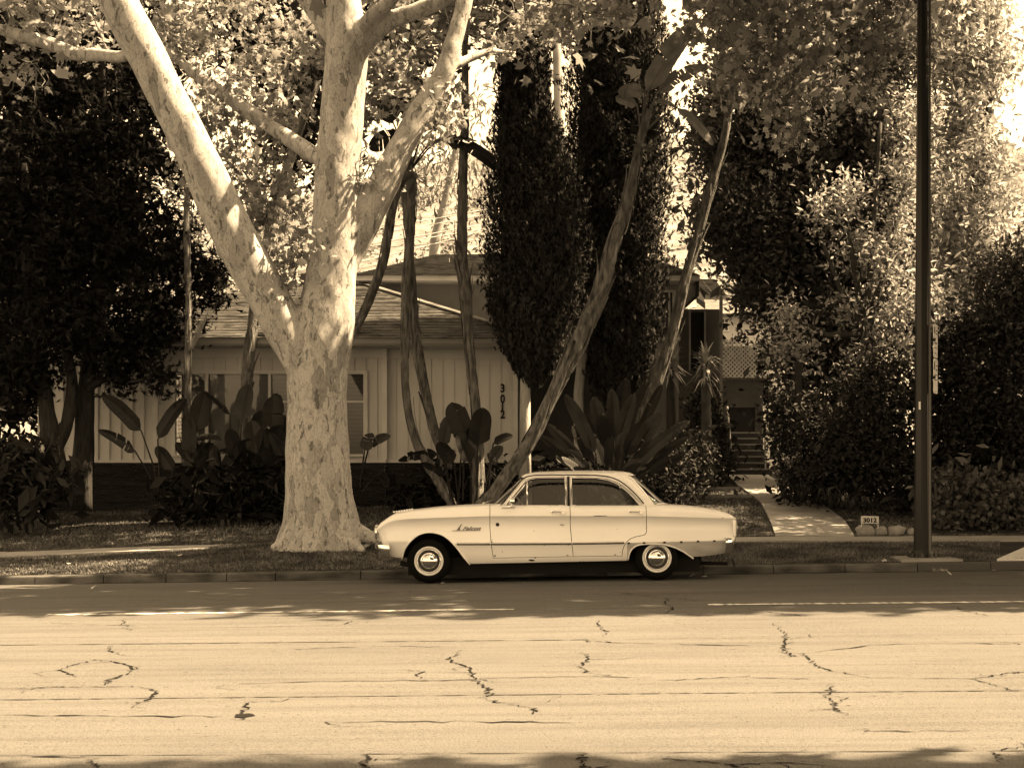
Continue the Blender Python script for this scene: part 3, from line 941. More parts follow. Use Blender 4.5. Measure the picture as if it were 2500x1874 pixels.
# ---- bumpers
def bumper(name, x_mid, sgn, prof, wrap):
    v, f = [], []
    path_ = []
    for t in np.linspace(-1, 1, 25):
        y = t*.83
        back = wrap*max(0, (abs(t)-.72)/.28)**1.6
        path_.append((x_mid - sgn*(.05*t*t + back), y))
    path_ = [(path_[0][0]-sgn*.055, -.862)] + [(path_[0][0]-sgn*.02, -.855)] + path_ + [(path_[-1][0]-sgn*.02, .855), (path_[-1][0]-sgn*.055, .862)]
    m = len(prof)
    for i, (x, y) in enumerate(path_):
        tx_ = path_[min(i+1,len(path_)-1)]; tm = path_[max(i-1,0)]
        t = np.array([tx_[0]-tm[0], tx_[1]-tm[1]]); t /= np.linalg.norm(t)
        nn = np.array([t[1], -t[0]])
        if sgn < 0: nn = -nn
        for o, z in prof: v.append((x+nn[0]*o, y+nn[1]*o, z))
    for i in range(len(path_)-1):
        for k in range(m-1): f.append((i*m+k, i*m+k+1, (i+1)*m+k+1, (i+1)*m+k))
    return mesh(name, v, f, M_CHROME, car, True, local=True, sharp=50)
zt1 = C(100,510)[1]; zb1 = C(130,586)[1]
bumper('front_bumper', CXl(84)-.005, -1, [(0,zt1-.012),(.012,zt1),(.035,zt1-.004),(.05,zt1-.02),(.045,(zt1+zb1)/2),(.03,zb1+.03),(.008,zb1),(-.01,zb1+.01)], .08)
zt2 = C(2050,476)[1]; zb2 = C(2020,562)[1]
bumper('rear_bumper', CXl(2058)-.04, 1, [(0,zt2-.012),(.012,zt2),(.035,zt2-.006),(.05,zt2-.03),(.045,(zt2+zb2)/2+.02),(.03,zb2+.04),(.0,zb2),(-.02,zb2+.01)], .05)
# grille, headlamps, tail lamps
g = MB()
for i in range(7): g.box(CXl(88)-.0, CXl(88)+.03, -.48, .48, C(90,500)[1]+i*.026, C(90,500)[1]+.010+i*.026)
g.build('grille', M_DULLCHROME, body_o, local=True)
for s in (-1, 1):
    o = MB(); o.tube([(CXl(84)+.0,s*.60,C(84,452)[1]),(CXl(84)-.020,s*.60,C(84,452)[1])], [.10,.098], n=28); o.build('headlamp_bezel', M_CHROME, body_o, True, local=True, sharp=40)
    o = MB(); o.tube([(CXl(84)-.018,s*.60,C(84,452)[1]),(CXl(84)-.030,s*.60,C(84,452)[1]),(CXl(84)-.040,s*.60,C(84,452)[1])], [.080,.070,.03], n=28); o.build('headlamp', M_LENS, body_o, True, local=True)
    o = MB(); o.tube([(CXl(2033),s*.66,C(2033,425)[1]),(CXl(2040)+.02,s*.66,C(2033,425)[1]),(CXl(2040)+.035,s*.66,C(2033,425)[1])], [.10,.095,.03], n=28); o.build('tail_lamp', M_LENS, body_o, True, local=True)
MB().box(CXl(2020), CXl(2034)+.004, -.83, -.80, C(2033,470)[1], C(2033,385)[1]).build('tail_lamp_bezel', M_CHROME, body_o, local=True)
# hood letters and ornament bits, wipers
hl = MB()
for i, zx in enumerate(range(165, 265, 14)):
    x = CXl(zx)
    hl.box(x-.012, x+.012, -.30+.02*i, -.27+.02*i, f_top(x)+.018, f_top(x)+.034)
hl.build('hood_letters', M_CHROME, body_o, local=True)
wp = MB(); zc = f_top(CXl(690))
wp.tube([(CXl(668),-.30,zc+.03),(CXl(690),-.12,zc+.055),(CXl(712),.1,zc+.075)], .006, n=6)
wp.tube([(CXl(668),.30,zc+.03),(CXl(690),.42,zc+.055),(CXl(712),.6,zc+.07)], .006, n=6)
wp.lathe_y([(0,-.02),(.018,-.02),(.018,.02),(0,.02)], 10, (CXl(668), -.30, zc+.03))
wp.build('wipers', M_DULLCHROME, body_o, True, local=True)
# underside: floor pan set low to darken the gap beneath, axle, exhaust
u = MB()
u.box(CXl(250), CXl(1850), -.62, .62, .085, .30)
u.tube([(rx_, -.62, rz_), (rx_, .62, rz_)], .045, n=10)
u.tube([(CXl(1500),-.35,.20),(CXl(1780),-.42,.19),(CXl(2010),-.50,.17)], .022, n=8)
u.tube([(CXl(1560),.2,.19),(CXl(1900),.2,.19)], .075, n=12)
u.tube([(CXl(210),-.66,.24),(CXl(255),-.66,.22)], .03, n=8)
u.build('underbody', M_UNDER, car, local=True)
MB().bar((CXl(2035),-.5,.23),(CXl(2048),-.5,.13),.03,.02).build('bumper_bracket', M_RUST, car, local=True)
# cabin: seats, dash, steering wheel
def seat(x, h):
    b = MB()
    b.tube([(x+.0,-.62,.48),(x+.0,.62,.48)], .10, n=14)
    b.obox((x-.2,0,.47),(.48,1.28,.16))
    pts = [(x+.06,0,.50),(x+.10,0,.75),(x+.15,0,h)]
    b.obox((x+.10,0,(.5+h)/2),(.14,1.26,h-.48),(0,.13,0))
    b.tube([(x+.135,-.61,h-.01),(x+.135,.61,h-.01)], .075, n=14)
    return b
seat(CXl(1090), .98).build('front_seat', M_SEAT, car, True, local=True, sharp=50)
seat(CXl(1470), .97).build('rear_seat', M_SEAT, car, True, local=True, sharp=50)
MB().box(CXl(770), CXl(830), -.70, .70, .70, .955).build('dashboard', M_INT, car, local=True)
st = MB(); c0 = Vector((CXl(872), -.36, C(872,285)[1]+.0)); ax = Vector((.80,0,.60)).normalized()
e1 = Vector((0,1,0)); e2 = ax.cross(e1)
st.tube([c0+e1*.2*math.cos(a)+e2*.2*math.sin(a) for a in np.linspace(0,2*math.pi,29)], .011, n=8, cap=False)
st.bar(c0-e1*.2, c0+e1*.2, .02, .012)
st.tube([c0, c0-ax*.35], .02, n=8)
st.build('steering_wheel', M_WHITEWALL, car, True, local=True)
# ================================================================== the house
M_SIDING = mat('painted_siding', .52, rough=.7, var=.10, scale=1.5, detail=6, stretch=(1,1,.4), bump=.08, bscale=25)
M_TRIM = mat('painted_trim', .55, rough=.6, var=.08, scale=3)
M_STUCCO = mat('stucco', .26, rough=.95, var=.12, scale=2, bump=.3, bscale=60)
M_DARKSTUCCO = mat('brown_stucco', .10, rough=.95, var=.15, scale=2, bump=.3, bscale=60)
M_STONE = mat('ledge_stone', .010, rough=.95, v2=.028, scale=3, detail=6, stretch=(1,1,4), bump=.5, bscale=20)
M_SHINGLE = mat('roof_shingle', .045, rough=.95, v2=.15, scale=2.2, detail=8, stretch=(1.6,1.6,1.6), bump=.4, bscale=25)
M_DARKWOOD = mat('dark_wood', .035, rough=.7)
M_BLIND = mat('blind_slat', .40, rough=.6)
M_WINGLASS = glass_mat('window_glass', .86, refl=.5)
M_CURTAIN = mat('curtain', .50, rough=.9, var=.1, scale=3)
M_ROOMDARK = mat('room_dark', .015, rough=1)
M_BLACK = mat('black_paint', .008, rough=.5)

HD = 28.5
house = thing('ranch_house', 'pale board sided house with hip roof behind the trees', 'house', (-3, HD, .5))
hk = HD/F_PX
def HX(px): return (px-CX)*hk
def HZ(py): return CAM_H-(py-HORIZON)*hk
SILL, EAVE = HZ(1122), HZ(846)
# wall sections: (x from, x to, depth)
sections = [(HX(78), HX(376), HD+.45), (HX(376), HX(940), HD), (HX(940), HX(1262), HD+.14)]
W0, W1, WT, WB = HX(426), HX(890), HZ(913), HZ(1108)
wall = MB()
for x0, x1, d in sections:
    if x0 < W0 < x1:
        wall.box(x0, W0, d+.03, d+.2, .2, EAVE+.2); wall.box(W1, x1, d+.03, d+.2, .2, EAVE+.2)
        wall.box(W0+.001, W1-.001, d+.03, d+.2, WT, EAVE+.2); wall.box(W0+.001, W1-.001, d+.03, d+.2, .2, WB)
    else: wall.box(x0, x1, d+.03, d+.2, .2, EAVE+.2)
wall.box(HX(1262)-.2, HX(1262)-.001, HD+.35, 36, .2, EAVE+.2)
wall.box(HX(78), HX(78)+.2, HD+.66, 36, .2, EAVE+.2)
wall_o = wall.build('wall', M_SIDING, house)
for si, (x0, x1, d) in enumerate(sections):
    x = x0+.012
    w = .226
    while x < x1-.05:
        xe = min(x+w-.034, x1)
        spans = [(SILL, EAVE+.05)]
        if si == 1 and xe > W0-.07 and x < W1+.07: spans = [(WT+.075, EAVE+.05)]
        for za, zb in spans:
            MB().box(x, xe, d+.012, d+.032, za, zb).build('board', M_SIDING, wall_o)
        if si < 2:
            for za, zb in spans:
                MB().box(x-.040, x+.012, d-.018, d+.014, za, zb).build('batten', M_SIDING, wall_o)
        x += w
MB().box(HX(376)-.02, HX(376)+.08, HD-.03, HD+.04, SILL, EAVE+.05).build('corner_board', M_TRIM, house)
MB().box(HX(933), HX(945), HD-.03, HD+.16, SILL, EAVE+.05).build('corner_board', M_TRIM, house)
MB().box(HX(1252), HX(1264), HD+.09, HD+.3, SILL, EAVE+.05).build('corner_board', M_TRIM, house)
# frieze under the eave, sill ledge above the stone
for x0, x1, d in sections:
    MB().box(x0, x1, d-.02, d+.01, EAVE-.22, EAVE-.0).build('frieze', M_SIDING, house)
    MB().box(x0-.02, x1+.02, d-.10, d+.03, SILL-.055, SILL).build('sill_ledge', M_TRIM, house)
# thin ledge stones, too small to pick apart: one part
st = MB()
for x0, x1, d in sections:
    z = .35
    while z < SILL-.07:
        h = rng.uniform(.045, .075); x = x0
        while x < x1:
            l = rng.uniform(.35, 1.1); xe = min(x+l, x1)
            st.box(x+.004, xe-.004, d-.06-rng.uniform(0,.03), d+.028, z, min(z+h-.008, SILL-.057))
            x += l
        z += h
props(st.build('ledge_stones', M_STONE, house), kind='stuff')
# window with mullions and venetian blinds
win = MB()
for xa, xb in ((W0-.06, W0+.02), (W1-.02, W1+.06), (HX(501), HX(509)), (HX(655), HX(662))):
    win.box(xa, xb, HD-.035, HD+.10, WB, WT)
win.box(W0-.06, W1+.06, HD-.037, HD+.10, WT, WT+.075); win.box(W0-.06, W1+.06, HD-.06, HD+.10, WB-.05, WB)
win_o = win.build('window', M_TRIM, house)
rails = MB()
zmid = HZ(1000-20)
for xa, xb in ((W0+.02, HX(501)), (HX(662), W1-.02)):
    rails.box(xa, xb, HD+.02, HD+.05, zmid-.02, zmid+.02)
rails.build('meeting_rail', M_TRIM, win_o)
for xa, xb in ((W0+.02, HX(501)), (HX(509), HX(655)), (HX(662), W1-.02)):
    MB().box(xa, xb, HD+.060, HD+.064, WB, WT).build('pane', M_WINGLASS, win_o)
    bl = MB(); z = WB+.02
    closed = xb < HX(700)
    while z < WT:
        t = R(62) if closed and xb > HX(520) else R(28)
        bl.obox(((xa+xb)/2, HD+.095, z), (xb-xa-.02, .034, .002), (-t, 0, 0)); z += .026
    props(bl.build('blind', M_BLIND, win_o), kind='stuff')
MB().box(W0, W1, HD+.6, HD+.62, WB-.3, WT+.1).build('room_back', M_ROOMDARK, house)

# house numbers, one under the other
num_o = None
for i, (ch, py) in enumerate((('3', 956), ('0', 982), ('1', 1002), ('2', 1020))):
    s = .225
    cx = HX(1227); zb = HZ(py)
    text_mesh('house_number', ch, s, .008, M_BLACK, house, Matrix.Translation((cx, HD+.004+.14-.01, zb)) @ FACE, local=False, bold=.006, align='CENTER', xs=.85)

# gutter and roof
ED = 27.75
MB().box(HX(60), HX(1268)+.35, ED-.11, ED, EAVE-.02, EAVE+.10).build('gutter', mat('gutter_paint', .20, rough=.5), house)
MB().box(HX(60), HX(1268)+.35, ED, HD+.1, EAVE-.035, EAVE-.02).build('soffit', M_SIDING, house)
def stepped_roof(name, e0, e1, r0, r1, course, parent, th=.022):
    """roof plane from eave (e0,e1) to ridge (r0,r1) as overlapping courses"""
    e0, e1, r0, r1 = map(Vector, (e0, e1, r0, r1))
    L = ((r0+r1)/2-(e0+e1)/2).length
    n = max(2, int(L/course))
    nrm = (e1-e0).cross((r0+r1)/2-(e0+e1)/2).normalized()
    if nrm.z < 0: nrm = -nrm
    b = MB()
    for i in range(n):
        t0, t1 = i/n, min(1, (i+1.12)/n)
        A, B = e0.lerp(r0, t0)+nrm*th, e1.lerp(r1, t0)+nrm*th
        Cc, D = e1.lerp(r1, t1)+nrm*.002, e0.lerp(r0, t1)+nrm*.002
        m = max(1, int((B-A).length/.32))
        for k in range(m):       # shingle tabs, slightly uneven
            s0, s1 = k/m, (k+1)/m-.006/max(.1, (B-A).length)
            j = nrm*rng.uniform(0, .008) - ((r0+r1)/2-(e0+e1)/2).normalized()*rng.uniform(0, .018)
            a, bb = A.lerp(B, s0)+j, A.lerp(B, s1)+j
            c, d = D.lerp(Cc, s1), D.lerp(Cc, s0)
            q = len(b.v)
            b.v += [tuple(a), tuple(bb), tuple(c), tuple(d), tuple(a-nrm*.02), tuple(bb-nrm*.02)]
            b.f += [(q, q+1, q+2, q+3), (q, q+4, q+5, q+1)]
    o = b.build(name, M_SHINGLE, parent)
    props(o, kind='stuff')
    base = MB().add([e0, e1, r1, r0], [(0,1,2,3)])
    return o
RD = 32.6
RZ = CAM_H + (HORIZON-694)*RD/F_PX
xl, xr = HX(60), HX(1268)+.35
rx = (886-CX)*RD/F_PX
def roof_deck(poly, parent): return MB().add(poly, [tuple(range(len(poly)))]).build('roof_deck', M_DARKWOOD, parent)
ez = EAVE+.08
stepped_roof('shingles', (xl, ED-.13, ez), (xr, ED-.13, ez), (xl+4.2, RD, RZ), (rx, RD, RZ), .135, house)
stepped_roof('shingles', (xr, ED-.13, ez), (xr, 37.2, ez), (rx, RD, RZ), (rx, RD+.02, RZ), .135, house)
roof_deck([(xl, ED-.1, ez-.03), (xr, ED-.1, ez-.03), (rx, RD, RZ-.03), (xl+4.2, RD, RZ-.03)], house)
cap = MB(); cap.bar((xr, ED-.13, ez+.03), (rx, RD, RZ+.03), .22, .03); cap.build('hip_cap', M_SHINGLE, house)

# ---- upper block behind
UD = 33.0
uk = UD/F_PX
UX = lambda px: (px-CX)*uk
UZ = lambda py: CAM_H-(py-HORIZON)*uk
ue = UZ(690)
u = MB()
WX0, WX1, WZ0, WZ1 = UX(1594), UX(1645), UZ(824), UZ(714)
u.box(UX(868), WX0, UD, UD+.2, .3, ue); u.box(WX1, UX(1657), UD, UD+.2, .3, ue)
u.box(WX0+.001, WX1-.001, UD, UD+.2, .3, WZ0); u.box(WX0+.001, WX1-.001, UD, UD+.2, WZ1, ue)
u.box(UX(1657)-.2, UX(1657)-.002, UD+.21, UD+6, .3, ue)
u.build('upper_wall', M_STUCCO, house)
MB().box(UX(862), UX(1700), UD-.62, UD-.5, ue-.03, ue+.09).build('gutter', M_TRIM, house)
MB().box(UX(862), UX(1700), UD-.5, UD+.05, ue-.045, ue-.03).build('soffit', M_SIDING, house)
MB().box(UX(1691), UX(1700), UD-.5, UD+6, ue-.35, ue+.05).build('fascia', M_DARKWOOD, house)
URD = 38.0
uz = CAM_H+(HORIZON-622)*URD/F_PX
stepped_roof('shingles', (UX(862), UD-.64, ue+.07), (UX(1702), UD-.64, ue+.07), ((1066-CX)*URD/F_PX, URD, uz), ((1560-CX)*URD/F_PX, URD, uz), .15, house)
roof_deck([(UX(862), UD-.6, ue+.04), (UX(1702), UD-.6, ue+.04), ((1560-CX)*URD/F_PX, URD, uz-.04), ((1066-CX)*URD/F_PX, URD, uz-.04)], house)
stepped_roof('shingles', (UX(862), UD+8, ue+.07), (UX(862), UD-.64, ue+.07), ((1066-CX)*URD/F_PX, URD, uz), ((1066-CX)*URD/F_PX, URD-.02, uz), .15, house)
v_ = P(1066, 645, 35.6)
MB().obox((v_.x, v_.y, v_.z+.02), (.62, .3, .26)).build('roof_vent', M_SHINGLE, house)
# upper window with curtains
wf = MB()
wf.box(WX0-.04, WX0+.02, UD-.03, UD+.08, WZ0, WZ1); wf.box(WX1-.03, WX1+.04, UD-.03, UD+.08, WZ0, WZ1); wf.box(UX(1632), UX(1636), UD-.02, UD+.08, WZ0, WZ1)
wf.box(WX0-.04, WX1+.04, UD-.032, UD+.08, WZ1, WZ1+.05); wf.box(UX(1586), UX(1660), UD-.10, UD+.05, WZ0-.07, WZ0)
uw = wf.build('window', M_TRIM, house)
MB().box(WX0, WX1, UD+.05, UD+.055, WZ0, WZ1).build('pane', M_WINGLASS, uw)
cu = MB(); pts = []
for i, x in enumerate(np.linspace(WX0, WX1, 40)): pts.append((x, UD+.13+.03*math.sin(i*1.25)+.012*math.sin(i*.5)))
vv = [(x, y, z) for x, y in pts for z in (WZ0-.05, WZ1+.05)]
cu.add(vv, [(2*i, 2*i+2, 2*i+3, 2*i+1) for i in range(39)]); cu.build('curtain', M_CURTAIN, uw, True)
# recess with dark door, awning and post
MB().box(UX(1657), UX(1759)*1.055, UD+1.8, UD+2.0, .3, ue-.4).build('recess_wall', M_DARKSTUCCO, house)
dr = MB().box(UX(1684)*1.06, UX(1716)*1.06, UD+1.74, UD+1.79, P(0,905,35)[2], P(0,765,35)[2]).build('door', M_ROOMDARK, house)
f = MB()
for px in (1681, 1718): f.box(UX(px)*1.055, UX(px)*1.055+.04, UD+1.70, UD+1.8, P(0,905,35)[2], P(0,762,35)[2])
f.build('door_frame', M_STUCCO, dr)
a0, a1, a2, a3 = P(1690,700,34.2), P(1700,725,33.2), P(1722,740,33.6), P(1722,760,33.8)
aw = MB(); aw.add([a0, a1, a2, P(1712,715,35), a1+Vector((0,0,-.12)), a2+Vector((0,0,-.14))], [(0,1,2,3),(1,4,5,2)]); aw.build('awning', M_DARKWOOD, house)
MB().box(UX(1752)*1.06, UX(1759)*1.06, UD+1.6, UD+1.7, 1.2, P(0,728,35)[2]).build('post', M_STUCCO, house)
# rear wing roof
w0, w1 = P(1700,727,37), P(1772,727,37)
MB().box(w0.x-.5, w1.x, 36.9, 37.0, w0.z-.05, w0.z+.06).build('gutter', M_TRIM, house)
stepped_roof('shingles', (w0.x-.5, 36.88, w0.z+.05), (w1.x, 36.88, w0.z+.05), (w0.x-.5, 41, P(0,682,41).z), (P(1745,690,41).x, 41, P(0,682,41).z), .15, house)
# porch behind the cypresses
MB().box(UX(1270), UX(1585), UD-.03, UD-.01, .3, UZ(880)).build('porch_wall', M_DARKSTUCCO, house)
MB().box(.4, 2.6, 30.8, 33, P(0,862,31.5).z, P(0,850,31.5).z).build('porch_roof', M_DARKWOOD, house)

# ---- landing, lattice and stairs
LD = 35.6
LX = lambda px: (px-CX)*LD/F_PX
LZ = lambda py: CAM_H-(py-HORIZON)*LD/F_PX
land = thing('stair_landing', 'brown stucco landing wall at the head of the garden stairs', 'landing', (LX(1810), LD, 1.3))
lw = MB(); lw.box(LX(1755), LX(1778), LD, LD+.2, 1.0, LZ(928)); lw.box(LX(1844), LX(1863), LD, LD+.2, 1.0, LZ(928)); lw.box(LX(1778)+.001, LX(1844)-.001, LD, LD+.2, LZ(994), LZ(928))
lw.build('wall', M_DARKSTUCCO, land)
MB().box(LX(1752), LX(1866), LD-.04, LD+.24, LZ(928), LZ(922)).build('coping', M_DARKSTUCCO, land)
MB().box(LX(1778)+.002, LX(1844)-.002, LD+.06, LD+.1, 1.0, LZ(994)).build('gate_panel', M_DARKWOOD, land)
lat = thing('lattice_screen', 'pale diagonal lattice screen standing on the landing wall', 'lattice', (LX(1808), LD+.1, LZ(922)))
ax0, ax1, az0, az1 = LX(1763), LX(1851), LZ(921), LZ(826)
def clip_seg(x0, z0, dx):
    """45 degree slat from the bottom/left edges clipped to the frame"""
    t0, t1 = 0, az1-az0
    xs_, xe_ = x0, x0+dx*(az1-az0)
    for lim, sg in ((ax0, 1), (ax1, -1)): pass
    ts = []
    for t in np.linspace(0, az1-az0, 60):
        x = x0+dx*t
        top = az1 - max(0, (x-LX(1790)))*.45
        if ax0 < x < ax1 and az0+t < top: ts.append(t)
    if len(ts) < 3: return None
    return (x0+dx*ts[0], az0+ts[0]), (x0+dx*ts[-1], az0+ts[-1])
M_LAT = mat('lattice_wood', .55, rough=.8, var=.12, scale=5)
for dx, yy in ((1, LD+.10), (-1, LD+.115)):
    x0 = ax0-1.2
    while x0 < ax1+1.2:
        s_ = clip_seg(x0, az0, dx)
        if s_:
            (xa, za), (xb, zb) = s_
            MB().bar((xa, yy, za), (xb, yy, zb), .012, .036, up=(-dx,0,1)).build('slat', M_LAT, lat)
        x0 += .105
fr = MB(); fr.box(ax0-.04, ax0, LD+.08, LD+.14, az0, az1); fr.box(ax0, ax1, LD+.08, LD+.14, LZ(845)-.0, LZ(843)); fr.build('frame', M_LAT, lat)
stairs = thing('garden_stairs', 'concrete garden stairs climbing to the stucco landing', 'stairs', (5.3, 32.7, 1.2))
nst = 7
for i in range(nst):
    d0 = 32.75+i*.30; z1 = 1.22+(i+1)*.142
    b = MB(); xa, xb = (1779-CX)*33.6/F_PX, (1868-CX)*33.6/F_PX
    b.box(xa, xb, d0, d0+.5, z1-.5, z1-.034)
    so = b.build('step', mat('shaded_riser_concrete', .07, rough=.9, var=.2, scale=3), stairs)  # riser concrete darkened as the shade under each nosing
    MB().box(xa-.02, xb+.02, d0-.05, d0+.5, z1-.033, z1).build('tread', M_CONC, so)  # paler concrete nosing drawn as the lit step edge
M_RAIL = mat('rail_metal', .25, rough=.4, metal=.5)
for px0, px1 in ((1783, 1776), (1868, 1863)):
    a, b_ = P(px0, 1078, 32.9), P(px1, 993, 34.9)
    rr = MB(); rr.tube([a+Vector((0,0,-.6)), a, b_, b_+Vector((0,0,-.7))], .022, n=8)
    rr.build('handrail', M_RAIL, stairs)
MB().box((1752-CX)*33.3/F_PX, (1776-CX)*33.3/F_PX, 32.9, 34.6, .8, P(0,1043,33.3).z).build('side_wall', M_DARKSTUCCO, stairs)

# ---- neighbour's gable far behind
ND = 52.0
nb = thing('neighbour_house', 'pale house with a six pane window behind the lattice', 'house', P(1790, 900, ND))
NX = lambda px: (px-CX)*ND/F_PX
NZ = lambda py: CAM_H-(py-HORIZON)*ND/F_PX
n_ = MB()
M_NB = mat('neighbour_paint', .45, rough=.8, var=.1, scale=1)
wx0, wx1, wz0, wz1 = NX(1760), NX(1778), NZ(806), NZ(779)
n_.box(NX(1740), wx0, ND, ND+.2, 0, NZ(765)); n_.box(wx1, NX(2000), ND, ND+.2, 0, NZ(765)); n_.box(wx0+.001, wx1-.001, ND, ND+.2, 0, wz0); n_.box(wx0+.001, wx1-.001, ND, ND+.2, wz1, NZ(765))
n_.build('wall', M_NB, nb)
MB().add([(NX(1680), ND-.4, NZ(768)), (NX(2010), ND-.4, NZ(768)), (NX(1930), ND+5, NZ(700)), (NX(1760), ND+5, NZ(700))], [(0,1,2,3)]).build('roof', M_SHINGLE, nb)
nw = MB(); nw.box(wx0-.05, wx1+.05, ND-.04, ND-.001, wz1, wz1+.05); nw.box(wx0-.05, wx1+.05, ND-.04, ND-.001, wz0-.05, wz0)
for t in (0, 1/2, 1): nw.box(wx0+(wx1-wx0)*t-.015, wx0+(wx1-wx0)*t+.015, ND-.03, ND+.03, wz0, wz1)
for t in (1/3, 2/3): nw.box(wx0, wx1, ND-.025, ND+.025, wz0+(wz1-wz0)*t-.013, wz0+(wz1-wz0)*t+.013)
nwo = nw.build('window', M_TRIM, nb)
for i in range(2):
    for j in range(3):
        MB().box(wx0+(wx1-wx0)*i/2, wx0+(wx1-wx0)*(i+1)/2, ND+.03, ND+.034, wz0+(wz1-wz0)*j/3, wz0+(wz1-wz0)*(j+1)/3).build('pane', mat('dark_pane', .04, rough=.15, spec=.6), nwo)
# ================================================================== big sycamore on the parkway
def bark_sycamore():
    m = bpy.data.materials.new('sycamore_bark'); m.use_nodes = True
    nd = m.node_tree.nodes; lk = m.node_tree.links; bs = nd['Principled BSDF']
    bs.inputs['Roughness'].default_value = .85; bs.inputs['Specular IOR Level'].default_value = .15
    tc = nd.new('ShaderNodeTexCoord')
    def mapped(st):
        mp = nd.new('ShaderNodeMapping'); mp.inputs['Scale'].default_value = st; lk.new(tc.outputs['Object'], mp.inputs[0]); return mp.outputs[0]
    def noise(vec, sc, det=5):
        n = nd.new('ShaderNodeTexNoise'); n.inputs['Scale'].default_value = sc; n.inputs['Detail'].default_value = det; n.inputs['Roughness'].default_value = .6
        lk.new(vec, n.inputs['Vector']); return n
    def ramp(sock, stops, const=False):
        c = nd.new('ShaderNodeValToRGB'); e = c.color_ramp.elements
        if const: c.color_ramp.interpolation = 'CONSTANT'
        e[0].position, e[0].color = stops[0][0], (stops[0][1],)*3+(1,)
        e[1].position, e[1].color = stops[1][0], (stops[1][1],)*3+(1,)
        for p, v in stops[2:]:
            q = e.new(p); q.color = (v,)*3+(1,)
        lk.new(sock, c.inputs[0]); return c.outputs[0]
    warp = noise(mapped((1,1,.5)), 3.2, 6)
    mv = nd.new('ShaderNodeMixRGB'); mv.blend_type = 'ADD'; mv.inputs[0].default_value = .42
    lk.new(mapped((1,1,.33)), mv.inputs[1]); lk.new(warp.outputs['Color'], mv.inputs[2])
    def voro(sc, feat='F1'):
        v = nd.new('ShaderNodeTexVoronoi'); v.feature = feat; v.inputs['Scale'].default_value = sc; lk.new(mv.outputs[0], v.inputs['Vector']); return v
    def bw_(sock):
        q = nd.new('ShaderNodeSeparateColor'); lk.new(sock, q.inputs[0]); return q.outputs[0]
    def mul(a, b_):
        x = nd.new('ShaderNodeMixRGB'); x.blend_type = 'MULTIPLY'; x.inputs[0].default_value = 1; lk.new(a, x.inputs[1]); lk.new(b_, x.inputs[2]); return x.outputs[0]
    cells = bw_(voro(6.5).outputs['Color'])
    base = ramp(cells, [(.0,.32),(.14,.385),(.40,.43),(.62,.405),(.80,.365),(.93,.27)], True)
    small = bw_(voro(24).outputs['Color'])
    sm = ramp(small, [(.0,.45),(.05,.80),(.16,1.0),(.80,.93)], True)
    edge = voro(6.5, 'DISTANCE_TO_EDGE').outputs['Distance']
    gate = noise(mapped((1,1,.4)), 2.0, 4)
    ed = ramp(edge, [(.0,.55),(.035,1.0)])
    fine = noise(mapped((1,1,.5)), 45, 5)
    fr = ramp(fine.outputs['Fac'], [(.34,.70),(.52,1.0)])
    col = mul(mul(mul(base, sm), ed), fr)
    lk.new(col, bs.inputs['Base Color'])
    bp = nd.new('ShaderNodeBump'); bp.inputs['Strength'].default_value = .9; bp.inputs['Distance'].default_value = .022
    lk.new(cells, bp.inputs['Height'])
    bp2 = nd.new('ShaderNodeBump'); bp2.inputs['Strength'].default_value = .7; bp2.inputs['Distance'].default_value = .012
    lk.new(small, bp2.inputs['Height']); lk.new(bp.outputs[0], bp2.inputs['Normal'])
    lk.new(bp2.outputs[0], bs.inputs['Normal'])
    return m
M_SYC = bark_sycamore()
M_SYCLEAF = mat('sycamore_leaf', .27, rough=.5, island=.55, leaf=.45, spec=.1)
M_TWIG = mat('twig', .12, rough=.9)

TD = 22.3
tk = TD/F_PX
def limb(b, pts, n=20, sub=36, mod=None):
    """pts: (px, py, width px, depth)"""
    q = smooth_path([tuple(P(x, y, d)) + (w*d/F_PX/2,) for x, y, w, d in pts], sub)
    b.tube([r_[:3] for r_ in q], [r_[3] for r_ in q], n=n, mod=mod)
def remeshed(b, name, material, parent, voxel=.033, smooth_it=5, noise=.012):
    me = bpy.data.meshes.new(name); me.from_pydata(b.v, [], b.f); me.update()
    o = bpy.data.objects.new('tmp', me); COL.objects.link(o)
    md = o.modifiers.new('r', 'REMESH'); md.mode = 'VOXEL'; md.voxel_size = voxel
    sm = o.modifiers.new('s', 'SMOOTH'); sm.iterations = smooth_it; sm.factor = .5
    dg = bpy.context.evaluated_depsgraph_get()
    res = bpy.data.meshes.new_from_object(o.evaluated_get(dg))
    bpy.data.objects.remove(o)
    n = len(res.vertices)
    co = np.empty(n*3, np.float32); res.vertices.foreach_get('co', co); co = co.reshape(-1, 3)
    no = np.empty(n*3, np.float32); res.vertices.foreach_get('normal', no); no = no.reshape(-1, 3)
    # low lumps and burls
    h = (np.sin(co[:,0]*5.1+co[:,2]*1.7)*np.sin(co[:,1]*4.3+co[:,2]*2.3) + .6*np.sin(co[:,0]*11+co[:,2]*6)*np.sin(co[:,2]*7.7+co[:,1]*9))*noise
    co = co + no*h[:, None]
    res.vertices.foreach_set('co', co.ravel())
    res.polygons.foreach_set('use_smooth', [True]*len(res.polygons)); res.update()
    res.name = name
    return link_mesh(name, res, material, parent)

